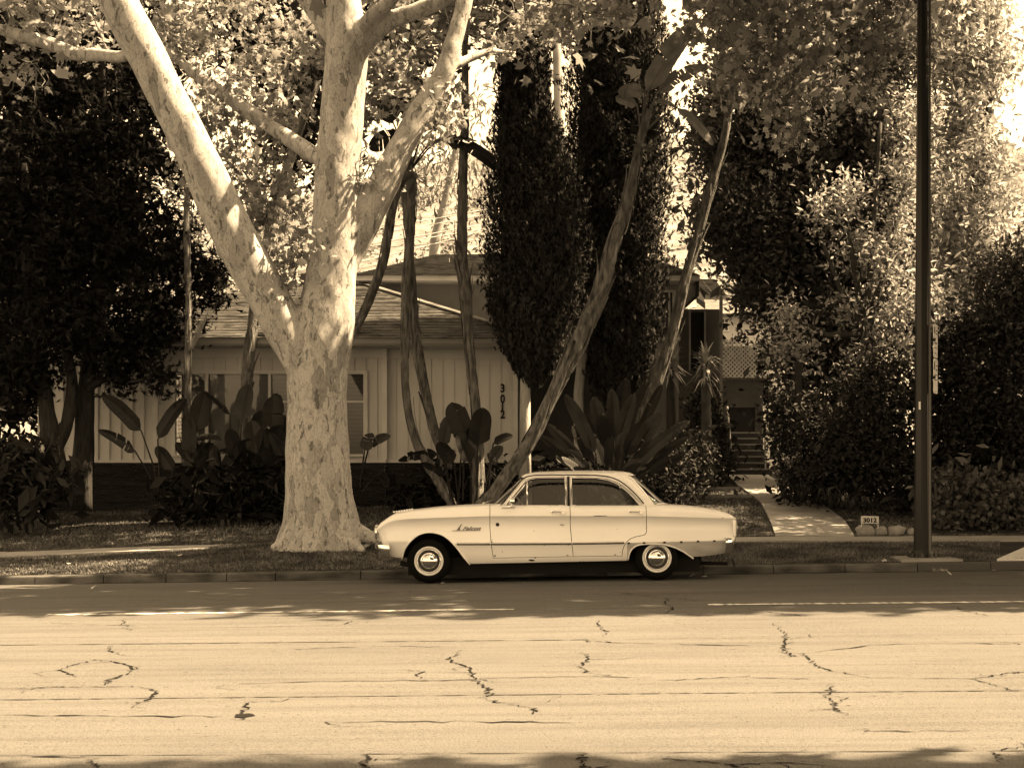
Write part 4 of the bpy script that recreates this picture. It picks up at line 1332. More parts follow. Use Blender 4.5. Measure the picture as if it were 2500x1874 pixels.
base_pt = P(782, 1325, TD)
syc = thing('sycamore_tree', 'large pale sycamore with mottled bark forking beside the car', 'tree', base_pt)
b = MB()
limb(b, [(786,1362,270,TD),(786,1330,232,TD),(785,1300,204,TD),(784,1265,184,TD),(780,1200,166,TD),(776,1100,154,TD),(774,1000,146,TD),(776,900,150,TD),(790,800,150,TD),(806,700,128,TD),(816,600,118,TD),(822,480,112,TD),(830,340,108,TD),(842,200,104,TD),(846,100,100,TD),(838,0,84,TD),(835,-140,70,TD),(845,-400,50,TD)], n=48, sub=90, mod=lambda t, a: 1+.07*max(0,1-t/.12)**1.5*math.cos(5*a+1.0)+.04*max(0,1-t/.3)*math.cos(9*a))
limb(b, [(770,930,110,TD-.05),(735,860,112,TD-.1),(690,790,104,TD-.15),(620,660,106,TD-.25),(555,540,106,TD-.35),(490,400,98,TD-.5),(430,280,94,TD-.6),(365,150,94,TD-.7),(285,0,92,TD-.8),(200,-160,80,TD-.9),(120,-330,60,TD-1)], n=22, sub=70)
limb(b, [(815,690,70,TD+.05),(880,560,82,TD+.1),(930,460,78,TD+.1),(985,350,66,TD+.15),(1040,250,56,TD+.2),(1085,175,48,TD+.2),(1112,90,42,TD+.25),(1135,0,40,TD+.3),(1170,-160,34,TD+.4)], n=16, sub=50)
limb(b, [(860,140,60,TD),(905,80,62,TD-.1),(960,48,46,TD-.2),(1030,22,40,TD-.3),(1100,-10,34,TD-.4),(1250,-120,26,TD-.6)], n=14, sub=36)
limb(b, [(860,110,50,TD-.1),(900,50,38,TD-.3),(955,0,34,TD-.5),(1040,-120,28,TD-.8)], n=12, sub=30)
limb(b, [(825,110,50,TD+.1),(780,40,52,TD+.2),(740,-20,44,TD+.3),(680,-150,34,TD+.4)], n=12, sub=30)
limb(b, [(800,400,46,TD+.3),(745,365,42,TD+.6),(660,310,40,TD+.9),(560,240,38,TD+1.2),(490,190,30,TD+1.4),(400,120,22,TD+1.6)], n=12, sub=36)
limb(b, [(330,110,38,TD-.6),(300,138,34,TD-.4),(240,134,32,TD-.1),(182,132,36,TD+.1),(120,105,32,TD+.2),(40,84,30,TD+.3),(-120,40,26,TD+.3)], n=12, sub=36)
limb(b, [(1080,170,26,TD+.2),(1130,150,24,TD+.4),(1190,128,20,TD+.6),(1260,130,14,TD+.8)], n=10, sub=24)
# burl on the left limb and roots
limb(b, [(470,330,60,TD-.45),(428,345,60,TD-.5),(408,342,22,TD-.5)], n=12, sub=12)
limb(b, [(585,620,60,TD-.3),(556,610,60,TD-.3),(530,605,30,TD-.3)], n=12, sub=12)
for pts in ([(830,1290,70,TD-.2),(870,1300,50,TD-.35),(905,1312,34,TD-.4),(950,1320,22,TD-.5)], [(735,1290,60,TD-.3),(700,1322,40,TD-.45),(662,1340,20,TD-.55)], [(840,1300,60,TD-.35),(866,1330,34,TD-.55),(890,1346,16,TD-.7)]):
    limb(b, pts, n=10, sub=14)
trunk = remeshed(b, 'trunk', M_SYC, syc)

blob_px = [  # px, py, rx, ry, d, rd, clumps, leaves per clump
 (430,60,120,80,24.2,.8,13,22),(560,70,120,90,23.8,1,16,22),(660,220,90,120,23.6,1,16,22),(560,330,90,110,23.8,.8,15,22),(640,440,100,110,23.8,1,16,20),
 (720,600,50,70,22.0,.3,5,16),(690,680,45,60,22.1,.3,6,16),(545,540,50,70,24.2,.6,6,16),(470,470,40,90,24,.6,4,14),(730,110,50,100,23.8,.6,9,20),
 (950,150,80,90,23.6,1,12,22),(1000,60,90,70,23.8,1,12,22),(905,250,40,60,23.4,.4,5,16),(1040,240,60,45,23.2,.5,7,18),(880,420,30,40,22.2,.3,3,14),(1065,275,50,60,22.5,.5,6,18),
 (1160,50,100,70,24.6,1,14,24),(1300,30,110,50,20.4,1,8,22),(1420,5,100,40,20.4,1,7,22),(1250,120,60,30,20.4,.6,3,18),(1540,10,90,30,20.4,1.0,6,20),(1740,40,70,60,20.4,1,9,22),(1820,100,110,90,20.4,1,18,24),(1940,120,100,100,20.4,.8,18,24),
 (1890,240,70,80,20.4,.6,10,22),(1930,330,34,60,20.4,.3,4,20),(2070,80,110,80,22.6,1,14,22),(1810,180,70,60,20.4,.7,9,22),(2010,230,60,50,20.4,.6,7,20),(2120,190,70,70,22.4,.6,7,20),(2180,40,70,60,22.6,.8,7,20),
 (60,40,90,50,22.6,.8,8,20),(190,60,70,50,22.4,.6,7,18),(60,190,60,50,23,.6,3,14)]
C1 = clumps([pblob(px,py,rx,ry,d,rd,int(nc*1.1),int(nl*(1.7 if px < 1450 else 1.05)),.19) for px,py,rx,ry,d,rd,nc,nl in blob_px])
crown = leaves('crown', C1, .108*np.where(rng.random(len(C1)) < .25, 1.45, 1.0), STAR, M_SYCLEAF, syc, up=(.1,-.1,.45), jitter=1.1)
props(crown, kind='stuff')
# thin twigs through the leaf clumps
tw = MB()
for px,py,rx,ry,d,rd,nc,nl in blob_px:
    for _ in range(6):
        a = P(px+rng.uniform(-rx,rx), py-ry*rng.uniform(.2,1), d+rng.uniform(-rd,rd)*.6); e = P(px+rng.uniform(-rx,rx), py+ry*rng.uniform(.2,1.15), d+rng.uniform(-rd,rd)*.6)
        mid = (a+e)/2+Vector(rng.normal(size=3)*.12)
        tw.tube([a, (a+mid)/2+Vector(rng.normal(size=3)*.03), mid, (mid+e)/2+Vector(rng.normal(size=3)*.03), e], [.011,.009,.008,.006,.003], n=5, cap=False)
props(tw.build('twigs', M_TWIG, syc), kind='stuff')
# upper crown, above the picture; clumps placed to shade walk, car and lower trunk
up = []
for _ in range(26):
    a = rng.uniform(0, 2*math.pi); r_ = rng.uniform(3.5, 7.5)
    x, d = -2.5+r_*math.cos(a), TD+r_*math.sin(a)
    if x > -6.5 and abs(d-TD-.3) < 2.4: continue
    up.append(((x, d, rng.uniform(10.0, 14.0)), (1.5,1.5,1.2), 5, 24, .5))
for _ in range(14):
    up.append(((rng.uniform(-3,7.5), rng.uniform(15.5,19.5), rng.uniform(8.6,10.5)), (1.2,1.2,.9), 6, 24, .4))
for _ in range(24):
    up.append(((rng.uniform(-3,7.5), rng.uniform(24.2,26.8), rng.uniform(9.6,12.5)), (1.0,.8,.8), 7, 24, .38))
for _ in range(60):
    z_ = rng.uniform(9.4, 12.2)
    up.append(((rng.uniform(-17,-.3)+z_/1.28, rng.uniform(15.7,18.6), z_), (1.1,.8,.7), 5, 28, .42))
for _ in range(18):
    z_ = rng.uniform(9.2, 11.5)
    up.append(((rng.uniform(-5,-.2)+z_/1.28, rng.uniform(18.6,20.3), z_), (.8,.7,.6), 6, 28, .36))
for _ in range(20):
    z_ = rng.uniform(9.4, 11.2)
    up.append(((rng.uniform(-4.4,-.8)+z_/1.28, rng.uniform(21.2,23.3), z_), (.7,.7,.6), 6, 28, .34))
for _ in range(12):
    z_ = rng.uniform(9.6, 11.2)
    up.append(((rng.uniform(-9.5,-4.2)+z_/1.28, rng.uniform(23.8,24.7), z_), (.6,.35,.5), 6, 26, .28))
for _ in range(8):
    up.append(((rng.uniform(-8,-4), rng.uniform(18,25), rng.uniform(9.6,12)), (1.2,1.2,.9), 6, 20, .4))
props(leaves('upper_crown', clumps(up), .30, STAR, M_SYCLEAF, syc, up=(0,0,.6), jitter=.8), kind='stuff')

# ---- more street trees out of frame, their shade falls across the car and the road edge
def street_tree(label, x, d, xr_, dr_, zr_, n, low=-.4, lump=.25):
    """crown fills a broad block; its street-side edge leans so that its shadow runs straight along the road"""
    t = thing('sycamore_tree', label, 'tree', (x, d, 0), 'street sycamores')
    b = MB(); zc = (zr_[0]+zr_[1])/2
    b.tube([(x,d,-.2),(x,d,.3),(x+.2,d,2),(x,d,zr_[0]),(x+.3,d,zr_[1]-1)], [.62,.5,.42,.32,.10], n=14)
    for k in range(6):
        a = k*1.05
        b.tube([(x+.1,d,zr_[0]-.8),(x+3.2*math.cos(a),d+2.6*math.sin(a),zc)], [.2,.07], n=8)
    b.build('trunk', M_SYC, t, True)
    X = rng.uniform(xr_[0], xr_[1], n); Z = rng.uniform(zr_[0], zr_[1], n); u = rng.uniform(0, 1, n)
    lo = dr_[0]+.068*Z+lump*np.sin(X*1.7)+rng.normal(size=n)*.12; hi = dr_[1]+.068*Z+lump*np.sin(X*1.3+1)+rng.normal(size=n)*.10
    pts = np.stack([X, lo+(hi-lo)*u, Z], 1)
    pts = pts[(pts[:,0] > .375*np.abs(pts[:,1])+.4) & (pts[:,0]-pts[:,2]/1.28 > low)]
    props(leaves('crown', pts, .42, STAR, M_SYCLEAF, t, up=(0,0,.6)), kind='stuff')
street_tree('street sycamore standing out of view past the driveway', 14.0, 21.5, (5.0, 17.5), (14.0, 23.9), (4.6, 15.5), 16000)
street_tree('second street sycamore out of view farther along the kerb', 24.5, 21.5, (17.5, 30), (14.0, 23.9), (5.5, 17.5), 7500)
street_tree('street sycamore out of view on the near side of the road', 12.0, 1.0, (3.8, 15.5), (-5.0, 6.92), (5.0, 15.5), 21000, low=-20, lump=.04)
street_tree('second near side street sycamore out of view along the road', 22.5, 1.0, (15.5, 28), (-5.0, 6.92), (5.6, 17.0), 9000, lump=.04)

# ================================================================== Italian cypresses
M_CYP = mat('cypress_foliage', .034, rough=.8, island=.6, spec=.02)
M_CYPCORE = mat('cypress_dark_core', .012, rough=1, spec=0)
M_CYPBARK = mat('cypress_bark', .26, rough=.95, v2=.42, scale=6, stretch=(4,4,.6), bump=.6, bscale=20)
def cypress(label, d, outline, trunk_px, n, size):
    """outline rows: (py, left px, right px)"""
    k = d/F_PX
    rows = [(CAM_H-(py-HORIZON)*k, ((l+r_)/2-CX)*k, (r_-l)/2*k) for py, l, r_ in outline]
    rows.sort()
    zs = [r_[0] for r_ in rows]
    t = thing('cypress_tree', label, 'tree', P(trunk_px[0][0], 1215, d), 'italian cypresses')
    b = MB(); q = [tuple(P(x, y, d))+(w*k/2,) for x, y, w in trunk_px]
    b.tube([p[:3] for p in q], [p[3] for p in q], n=12, mod=lambda t_, a: 1+.06*math.sin(5*a+t_*9)); b.build('trunk', M_CYPBARK, t, True)
    zr = rng.uniform(zs[0], zs[-1], n); a = rng.uniform(0, 2*math.pi, n)
    cx = np.interp(zr, zs, [r_[1] for r_ in rows]); rr = np.interp(zr, zs, [r_[2] for r_ in rows])
    lump = 1+.13*np.sin(a*3+zr*2.1)*np.sin(zr*3.3+a)+.10*np.sin(a*7+zr*5)+.08*np.sin(a*13-zr*9)
    stray = rng.random(n) < .05
    rad = rr*lump*np.where(stray, rng.uniform(1.0, 1.16, n), rng.uniform(.72, 1.04, n))
    Cc = np.stack([cx+rad*np.cos(a), d+rad*np.sin(a), zr], 1)
    outw = np.stack([np.cos(a), np.sin(a), np.full(n,.1)], 1)
    axis = np.stack([np.cos(a)*.35, np.sin(a)*.35, np.full(n,1.0)], 1)
    props(leaves('crown', Cc, size*np.where(stray, 1.5, 1.0), SPRAY, M_CYP, t, up=outw*.7, jitter=.6, axis=axis, axis_w=.72), kind='stuff')
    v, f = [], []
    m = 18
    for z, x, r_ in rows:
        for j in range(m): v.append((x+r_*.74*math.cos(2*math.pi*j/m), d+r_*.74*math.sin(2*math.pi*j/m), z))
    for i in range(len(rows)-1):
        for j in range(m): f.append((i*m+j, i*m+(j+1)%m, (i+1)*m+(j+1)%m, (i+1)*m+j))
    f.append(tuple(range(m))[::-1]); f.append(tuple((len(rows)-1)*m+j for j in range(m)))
    mesh('inner_foliage', v, f, M_CYPCORE, t, True)  # added closed dark hull inside the crown, blocks see-through
cypress('dark columnar cypress nearest the house number wall', 27.0,
        [(-320,1262,1318),(-150,1240,1334),(0,1228,1340),(150,1222,1338),(250,1214,1344),(330,1204,1370),(420,1196,1408),(520,1194,1420),(620,1192,1424),(700,1196,1418),(780,1206,1396),(850,1226,1372),(905,1256,1342),(945,1284,1318)],
        [(1282,1240,34),(1282,1080,28),(1282,950,26),(1284,850,26),(1290,600,22),(1290,100,10)], 44000, .105)
cypress('second dark cypress with sunlit right flank behind leaning trunk', 28.6,
        [(-200,1440,1580),(0,1420,1600),(150,1396,1620),(300,1380,1640),(420,1376,1632),(520,1380,1618),(640,1396,1608),(740,1412,1606),(830,1424,1600),(900,1436,1580),(960,1450,1545),(1000,1470,1520)],
        [(1416,1210,30),(1414,1080,24),(1412,960,24),(1425,850,26),(1470,600,24),(1500,0,10)], 46000, .105)

# ================================================================== dark junipers at the left
M_JUN = mat('juniper_foliage', .012, rough=.85, island=.7, spec=.02)
M_JUNBARK = mat('juniper_bark', .018, rough=1, v2=.045, scale=6, stretch=(5,5,.6), bump=.8, bscale=18)
def juniper(label, d, trunks, blobs, size=.19):
    blobs = [(a,b_,c,e,f_,g,int(h*1.7),int(i*1.5)) for a,b_,c,e,f_,g,h,i in blobs]
    t = thing('juniper_tree', label, 'tree', P(trunks[0][0][0], 1235, d), 'old junipers in front of the house')
    b = MB()
    for tr in trunks:
        q = smooth_path([tuple(P(x, y, d+dd))+(w*d/F_PX/2,) for x, y, w, dd in tr], 30)
        b.tube([p[:3] for p in q], [p[3] for p in q], n=12, mod=lambda t_, a: 1+.12*math.sin(3*a+t_*14)+.06*math.sin(7*a))
    b.build('trunk', M_JUNBARK, t, True)
    props(leaves('crown', clumps([pblob(px,py,rx,ry,d+dd,rd,nc,nl,.17) for px,py,rx,ry,dd,rd,nc,nl in blobs]), size, SPRAY, M_JUN, t, up=(0,-.2,.3), axis=(0,0,-.5), axis_w=.3), kind='stuff')
juniper('dark shaggy juniper at the left edge with forked trunk', 26.6,
        [[(140,1240,62,0),(136,1150,52,0),(120,1040,44,0),(108,950,34,0),(70,700,26,0),(60,400,16,0)], [(136,1100,36,.1),(165,1020,30,.1),(175,930,26,.1),(150,800,20,.2)]],
        [(60,150,110,130,0,1.2,26,26),(60,400,120,140,0,1.3,34,26),(80,640,130,130,0,1.3,34,26),(70,840,120,90,0,1.1,26,26),(190,300,110,140,.4,1,26,24),(200,560,110,140,.3,1,30,24),(220,790,90,90,.1,.9,22,24),(-60,500,100,300,0,1,20,26),(30,940,70,50,0,.7,10,22)])
juniper('dark juniper with straight trunk close beside the forked one', 27.2,
        [[(200,1245,54,0),(202,1130,50,0),(205,1020,46,0),(214,930,40,0),(235,700,30,0),(250,400,22,0),(250,100,14,0)], [(215,950,20,-.1),(260,925,14,-.3),(330,930,10,-.5),(380,915,6,-.6)]],
        [(330,330,90,130,.3,.9,20,24),(320,560,90,130,.3,.9,24,24),(380,700,80,90,.2,.8,20,24),(330,830,70,60,0,.6,14,24),(420,780,70,50,.2,.6,10,22),(490,690,60,60,.4,.5,10,20),(390,930,26,22,-.6,.2,4,18),(300,900,60,40,-.2,.5,8,22),(430,590,60,80,.4,.5,10,22),(280,150,100,110,.5,1,18,24),(440,450,50,90,.6,.5,7,20),(530,650,30,50,.5,.4,5,18)])

# ================================================================== broadleaf trees at the right
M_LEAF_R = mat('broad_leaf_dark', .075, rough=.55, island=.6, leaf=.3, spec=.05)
M_LEAF_B = mat('broad_leaf_bright', .32, rough=.5, island=.6, leaf=.45, spec=.1)  # brighter leaf tone, also used for the added sunlit clumps
M_TRUNKD = mat('dark_trunk', .06, rough=.95, var=.3, scale=5, bump=.6)
def broadleaf(label, d, trunk_px, blobs, size, material, cr=.26, tmpl=LEAF2, group='broadleaf trees at the right', name='broadleaf_tree'):
    t = thing(name, label, 'tree', P(trunk_px[0][0], 1200, d), group)
    blobs = [(a,b_,c,e,f_,g,int(h*1.5),int(i*3.3)) for a,b_,c,e,f_,g,h,i in blobs]
    b = MB()
    q = smooth_path([tuple(P(x, y, d))+(w*d/F_PX/2,) for x, y, w in trunk_px], 24)
    b.tube([p[:3] for p in q], [p[3] for p in q], n=12)
    top = q[-1]
    for i in range(min(10, len(blobs))):
        c = P(blobs[i][0], blobs[i][1], d+blobs[i][4]); s_ = Vector(q[int(len(q)*.55)][:3])
        b.tube([s_, (s_+c)/2+Vector((0,0,-.2)), c], [.07,.05,.02], n=6)
    b.build('trunk', M_TRUNKD, t, True)
    props(leaves('crown', clumps([pblob(px,py,rx,ry,d+dd,rd,nc,nl,cr) for px,py,rx,ry,dd,rd,nc,nl in blobs]), size, tmpl, material, t, up=(.2,-.2,.5), axis=(0,0,-.4), axis_w=.3), kind='stuff')
    if material is M_LEAF_B: return t
    inn = clumps([pblob(px,py,rx*.72,ry*.72,d+dd+.2,rd*.6,max(4,int(nc*.5)),14,.35) for px,py,rx,ry,dd,rd,nc,nl in blobs])
    props(leaves('inner_foliage', inn, size*2.3, LEAF2, material, t), kind='stuff')
    return t
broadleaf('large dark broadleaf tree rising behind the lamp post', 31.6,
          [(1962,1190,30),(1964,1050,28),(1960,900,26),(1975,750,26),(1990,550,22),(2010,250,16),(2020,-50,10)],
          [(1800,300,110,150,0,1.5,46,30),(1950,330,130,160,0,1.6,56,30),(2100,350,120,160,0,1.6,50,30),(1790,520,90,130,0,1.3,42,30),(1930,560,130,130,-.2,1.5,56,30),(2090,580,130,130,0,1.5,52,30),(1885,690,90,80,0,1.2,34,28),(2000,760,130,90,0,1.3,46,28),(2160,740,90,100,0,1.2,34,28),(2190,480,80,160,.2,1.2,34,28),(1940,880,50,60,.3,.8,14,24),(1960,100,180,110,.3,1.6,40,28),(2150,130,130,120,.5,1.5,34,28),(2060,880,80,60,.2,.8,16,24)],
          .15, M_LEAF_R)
broadleaf('sunlit loose leaved tree right of the lamp post', 34.0,
          [(2420,1200,40),(2420,900,36),(2400,600,30),(2420,200,20),(2430,-100,12)],
          [(2330,200,90,130,0,1.4,22,26),(2400,130,70,120,0,1.2,14,26),(2360,420,90,130,0,1.4,24,26),(2330,620,80,110,0,1.2,26,26),(2390,640,50,70,0,1.0,10,24),(2320,790,70,60,0,1,16,24),(2300,40,100,90,.3,1.4,22,26),(2340,-60,100,70,.3,1.2,14,26)],
          .20, M_LEAF_B, cr=.34)
broadleaf('added pale leaf clumps standing in for sunlit parts of the dark tree', 29.2,  # extra tree whose pale leaves paint the dark tree's sunlit clumps
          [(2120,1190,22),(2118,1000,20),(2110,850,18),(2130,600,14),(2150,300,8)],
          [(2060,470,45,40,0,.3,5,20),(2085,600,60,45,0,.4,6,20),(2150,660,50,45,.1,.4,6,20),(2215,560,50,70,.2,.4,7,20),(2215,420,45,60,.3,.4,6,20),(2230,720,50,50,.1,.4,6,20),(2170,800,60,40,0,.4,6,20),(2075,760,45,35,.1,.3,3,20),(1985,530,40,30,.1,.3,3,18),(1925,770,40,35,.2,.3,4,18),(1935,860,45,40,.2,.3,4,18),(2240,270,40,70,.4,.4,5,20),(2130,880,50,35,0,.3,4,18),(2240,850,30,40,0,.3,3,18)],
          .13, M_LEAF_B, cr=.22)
broadleaf('dense dark shrub tree at the right edge of the picture', 28.4,
          [(2470,1230,30),(2468,1000,26),(2460,760,16)],
          [(2470,700,80,90,0,.9,28,30),(2450,850,90,100,0,1,34,30),(2540,760,90,160,0,1,30,30),(2410,930,70,70,0,.8,20,26)],
          .11, M_LEAF_R, cr=.22, tmpl=OVAL)
t = thing('shade_hedge', 'added tall hedge block out of view, shading the garden path', 'tree', (12.6, 26.6, .4))  # unseen hedge added to keep the sun off the path
MB().tube([(12.6,26.6,.2),(12.6,26.6,3.5),(12.5,26.5,7)], [.2,.16,.06], n=10).build('trunk', M_TRUNKD, t, True)
n_ = 16000
X = rng.uniform(9.5, 15.5, n_); Z = rng.uniform(.8, 8.2, n_); D = rng.uniform(24.2, 29.6, n_)+.2*np.sin(X*2)+.2*np.sin(Z*2.3)
Z = np.where(D < 27.6, Z*1.25, Z)
hp = np.stack([X, D, Z], 1); hp = hp[hp[:,0] > .362*hp[:,1]+.25]
props(leaves('crown', hp, .26, OVAL, M_LEAF_R, t), kind='stuff')
# shrubs along the right border
def shrub(name, label, d, blobs, size, material, tmpl=OVAL, cr=.16, cat='shrub', group='shrubs along the right border'):
    px = blobs[0][0]
    if tmpl is not STAR: blobs = [(a,b_,c,e,f_,g,int(h*1.5),int(i*1.4)) for a,b_,c,e,f_,g,h,i in blobs]
    t = thing(name, label, cat, P(px, 1290, d), group)
    if size < .2: props(leaves('inner_foliage', clumps([pblob(x,y,rx*.7,ry*.7,d+dd+.15,rd*.5,max(3,int(nc*.5)),12,.25) for x,y,rx,ry,dd,rd,nc,nl in blobs]), size*2.2, LEAF2, material, t), kind='stuff')
    b = MB()
    for k in range(5):
        x = px+rng.uniform(-40,40)
        b.tube([P(x,1300,d), P(x+rng.uniform(-30,30), 1180, d), P(x+rng.uniform(-60,60), blobs[0][1], d)], [.03,.022,.01], n=6)
    b.build('stem', M_TRUNKD, t)
    props(leaves('foliage', clumps([pblob(x,y,rx,ry,d+dd,rd,nc,nl,cr) for x,y,rx,ry,dd,rd,nc,nl in blobs]), size, tmpl, material, t, up=(0,-.6,.5), jitter=.8), kind='stuff')
M_SHRUB = mat('shrub_leaf', .025, rough=.5, island=.7, leaf=.12, spec=.06)
M_IVY = mat('ivy_leaf', .065, rough=.5, island=.8, leaf=.1, spec=.08)
shrub('leafy_shrub', 'tall leafy shrub just right of the lamp post', 27.4, [(2340,950,90,110,0,.8,50,30),(2330,1080,90,90,0,.8,46,30),(2420,1060,90,110,0,.8,46,30),(2310,870,40,70,0,.4,14,24),(2340,790,20,40,0,.2,5,18),(2385,800,18,40,0,.2,4,18)], .105, M_SHRUB)
shrub('leafy_shrub', 'rounded leafy shrub left of the lamp post above the stones', 27.2, [(2150,960,90,100,0,.8,48,30),(2120,1080,110,90,0,.9,54,30),(2190,1170,70,80,-.3,.7,36,28),(2060,1160,80,70,0,.7,30,26)], .10, M_SHRUB)
shrub('leafy_shrub', 'dark shrub beside the path below the slim post', 28.6, [(1940,1050,60,110,0,.7,34,28),(2010,1080,70,100,0,.7,38,28),(1985,1190,80,60,-.8,.5,26,24)], .10, M_SHRUB)
shrub('leafy_shrub', 'dark shrub filling the right edge behind the apron', 27.0, [(2480,1060,80,120,0,.8,50,30),(2490,1190,80,80,-.3,.7,40,28)], .10, M_SHRUB)
shrub('ivy', 'lobed ivy spilling onto the sidewalk right of lamp post', 25.0, [(2330,1200,80,60,.3,.45,30,22),(2320,1270,60,38,0,.4,22,20),(2420,1240,90,60,0,.5,42,22),(2500,1240,80,70,0,.5,34,22)], .10, M_IVY, tmpl=STAR, cr=.12, cat='ivy')
shrub('leafy_shrub', 'low dark bush behind the car trunk beside the lawn', 27.6, [(1640,1165,60,50,0,.6,26,26),(1590,1190,60,40,0,.5,18,24),(1690,1130,60,60,.5,.6,22,24)], .09, M_SHRUB)
shrub('leafy_shrub', 'black leafy hedge by the foot of the stairs', 31.6, [(1720,1060,40,110,0,.6,26,28),(1750,1120,30,50,0,.5,14,24),(1700,1150,60,40,-.5,.6,18,24)], .10, M_SHRUB)
shrub('leafy_shrub', 'dark broad leaved plant low at the left edge', 26.0, [(40,1130,70,60,0,.5,20,14),(90,1190,70,45,0,.4,18,14),(20,1210,60,40,0,.4,14,14)], .19, M_SHRUB, tmpl=NARROW)

# dark trees standing behind and left of the house
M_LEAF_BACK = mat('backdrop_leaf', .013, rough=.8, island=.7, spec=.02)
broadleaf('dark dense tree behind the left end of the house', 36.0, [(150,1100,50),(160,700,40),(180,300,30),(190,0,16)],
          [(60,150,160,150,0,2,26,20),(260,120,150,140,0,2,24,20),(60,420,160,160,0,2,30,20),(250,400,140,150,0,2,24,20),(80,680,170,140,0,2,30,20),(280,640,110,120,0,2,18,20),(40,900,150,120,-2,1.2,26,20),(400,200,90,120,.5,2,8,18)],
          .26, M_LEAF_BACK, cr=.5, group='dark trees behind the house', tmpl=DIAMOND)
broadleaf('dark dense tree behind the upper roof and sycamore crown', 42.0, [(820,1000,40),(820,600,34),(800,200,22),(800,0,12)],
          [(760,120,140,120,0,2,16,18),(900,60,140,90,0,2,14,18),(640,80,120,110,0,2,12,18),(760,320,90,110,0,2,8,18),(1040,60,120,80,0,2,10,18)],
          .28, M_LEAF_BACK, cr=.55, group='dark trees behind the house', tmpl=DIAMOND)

shrub('leafy_shrub', 'dark foliage showing through the lattice screen', 40.0, [(1800,880,70,60,0,1,20,22),(1830,960,60,60,0,1,16,22)], .16, M_LEAF_BACK, group='dark trees behind the house')
shrub('leafy_shrub', 'black undergrowth between the window plant and sycamore', 26.3, [(560,1200,110,40,0,.4,26,16),(680,1190,70,50,.2,.4,18,16),(450,1225,80,24,0,.3,12,14)], .17, M_LEAF_BACK, tmpl=NARROW, group='undergrowth along the house')
shrub('leafy_shrub', 'dark undergrowth at the foot of the leaning trunks', 27.2, [(1130,1200,90,40,0,.4,22,16),(1020,1215,60,26,.2,.3,10,14),(1260,1195,70,40,.2,.4,16,16)], .16, M_LEAF_BACK, tmpl=NARROW, group='undergrowth along the house')
shrub('leafy_shrub', 'dark low bush right under the house corner and first cypress', 27.4, [(1400,1180,90,50,0,.5,26,18),(1320,1200,60,36,0,.4,14,16)], .14, M_LEAF_BACK, group='undergrowth along the house')

shrub('leafy_shrub', 'added dark shrub behind the flowers shading the upper path', 31.2, [(1965,1080,70,90,0,.7,30,26),(1930,1010,50,60,0,.6,14,24),(2040,1000,70,80,0,.7,22,24)], .11, M_SHRUB)  # put in to shade the upper path
# ================================================================== giant bird of paradise plants
M_BOP = mat('paddle_leaf', .017, rough=.4, var=.3, scale=3, leaf=.12, spec=.18)
M_BOPPALE = mat('pale_paddle_leaf', .16, rough=.7, var=.3, scale=4, leaf=.25)
M_BOPTRUNK = mat('fibrous_trunk', .045, rough=.9, v2=.20, scale=5, detail=7, stretch=(3,3,.8), bump=.7, bscale=24, bdist=.03)
def paddle(parent, root, base, tip, width, face=0.0, sag=.12, tears=0, material=None, d=27.0, name='leaf', dt=0.0, fold=.30):
    """leaf with petiole: root -> blade base -> tip in photo pixels at depth d; width in px"""
    k = d/F_PX
    rt, bs, tp = P(root[0], root[1], d+.1), P(base[0], base[1], d), P(tip[0], tip[1], d+dt)
    W = width*k
    ax = tp-bs; L = ax.length; axn = ax.normalized()
    view = Vector((0,-1,0))
    side0 = axn.cross(view)
    if side0.length < .1: side0 = Vector((1,0,0))
    side0.normalize()
    nr = side0.cross(axn).normalized()
    side = (side0*math.cos(face)+nr*math.sin(face)).normalized()
    nr = side.cross(axn).normalized()
    up_ = Vector((0,0,1))
    n = 40
    def mid(t):
        p = bs+ax*t
        p = p + up_*(sag*L*(math.sin(math.pi*t)*.6)) - up_*(sag*L*.0)
        return p
    def prof(t): return max(0.0, min(1.0, (t/.14)**.6 if t < .14 else 1.0)) * (max(0.0, 1-((max(t,.45)-.45)/.55)**2.4))**.6
    b = MB()
    cuts = sorted(rng.uniform(.15,.92,tears)) if tears else []
    for s in (-1, 1):
        bounds = [0.0]+[c for c in cuts if rng.random() < .75]+[1.0]
        for j in range(len(bounds)-1):
            t0, t1 = bounds[j], bounds[j+1]-(.012 if j < len(bounds)-2 else 0)
            m = max(2, int((t1-t0)*n))
            droop = rng.uniform(-.05,.12) if tears else 0
            skew = rng.uniform(-.06,.06) if tears else 0
            q = len(b.v)
            for i in range(m+1):
                t = t0+(t1-t0)*i/m
                c = mid(t); w = W/2*prof(t)
                rip = .012*W*math.sin(t*75+s)
                for r_ in (0, .5, 1):
                    b.v.append(tuple(c + side*(s*w*r_*(1-.10*fold*r_)) + nr*(w*r_*fold*(1-.5*r_) + rip*r_) + axn*(.10*W*r_+skew*L*r_*.4) - up_*(droop*W*r_*r_)))
            for i in range(m):
                for r_ in range(2):
                    a = q+i*3+r_
                    b.f.append((a, a+3, a+4, a+1) if s > 0 else (a, a+1, a+4, a+3))
    # petiole and midrib
    if (rt-bs).length > .03:
        mm = (rt+bs)/2 + Vector((0,0,.06*(rt-bs).length))
        b.tube([rt, (rt+mm)/2, mm, (mm+bs)/2, bs], [.022,.018,.016,.014,.013], n=6)
    b.tube([mid(t)-nr*.004 for t in np.linspace(0,.96,9)], [.014*(1-.75*t) for t in np.linspace(0,1,9)], n=6)
    return b.build(name, material or M_BOP, parent, True, sharp=50)
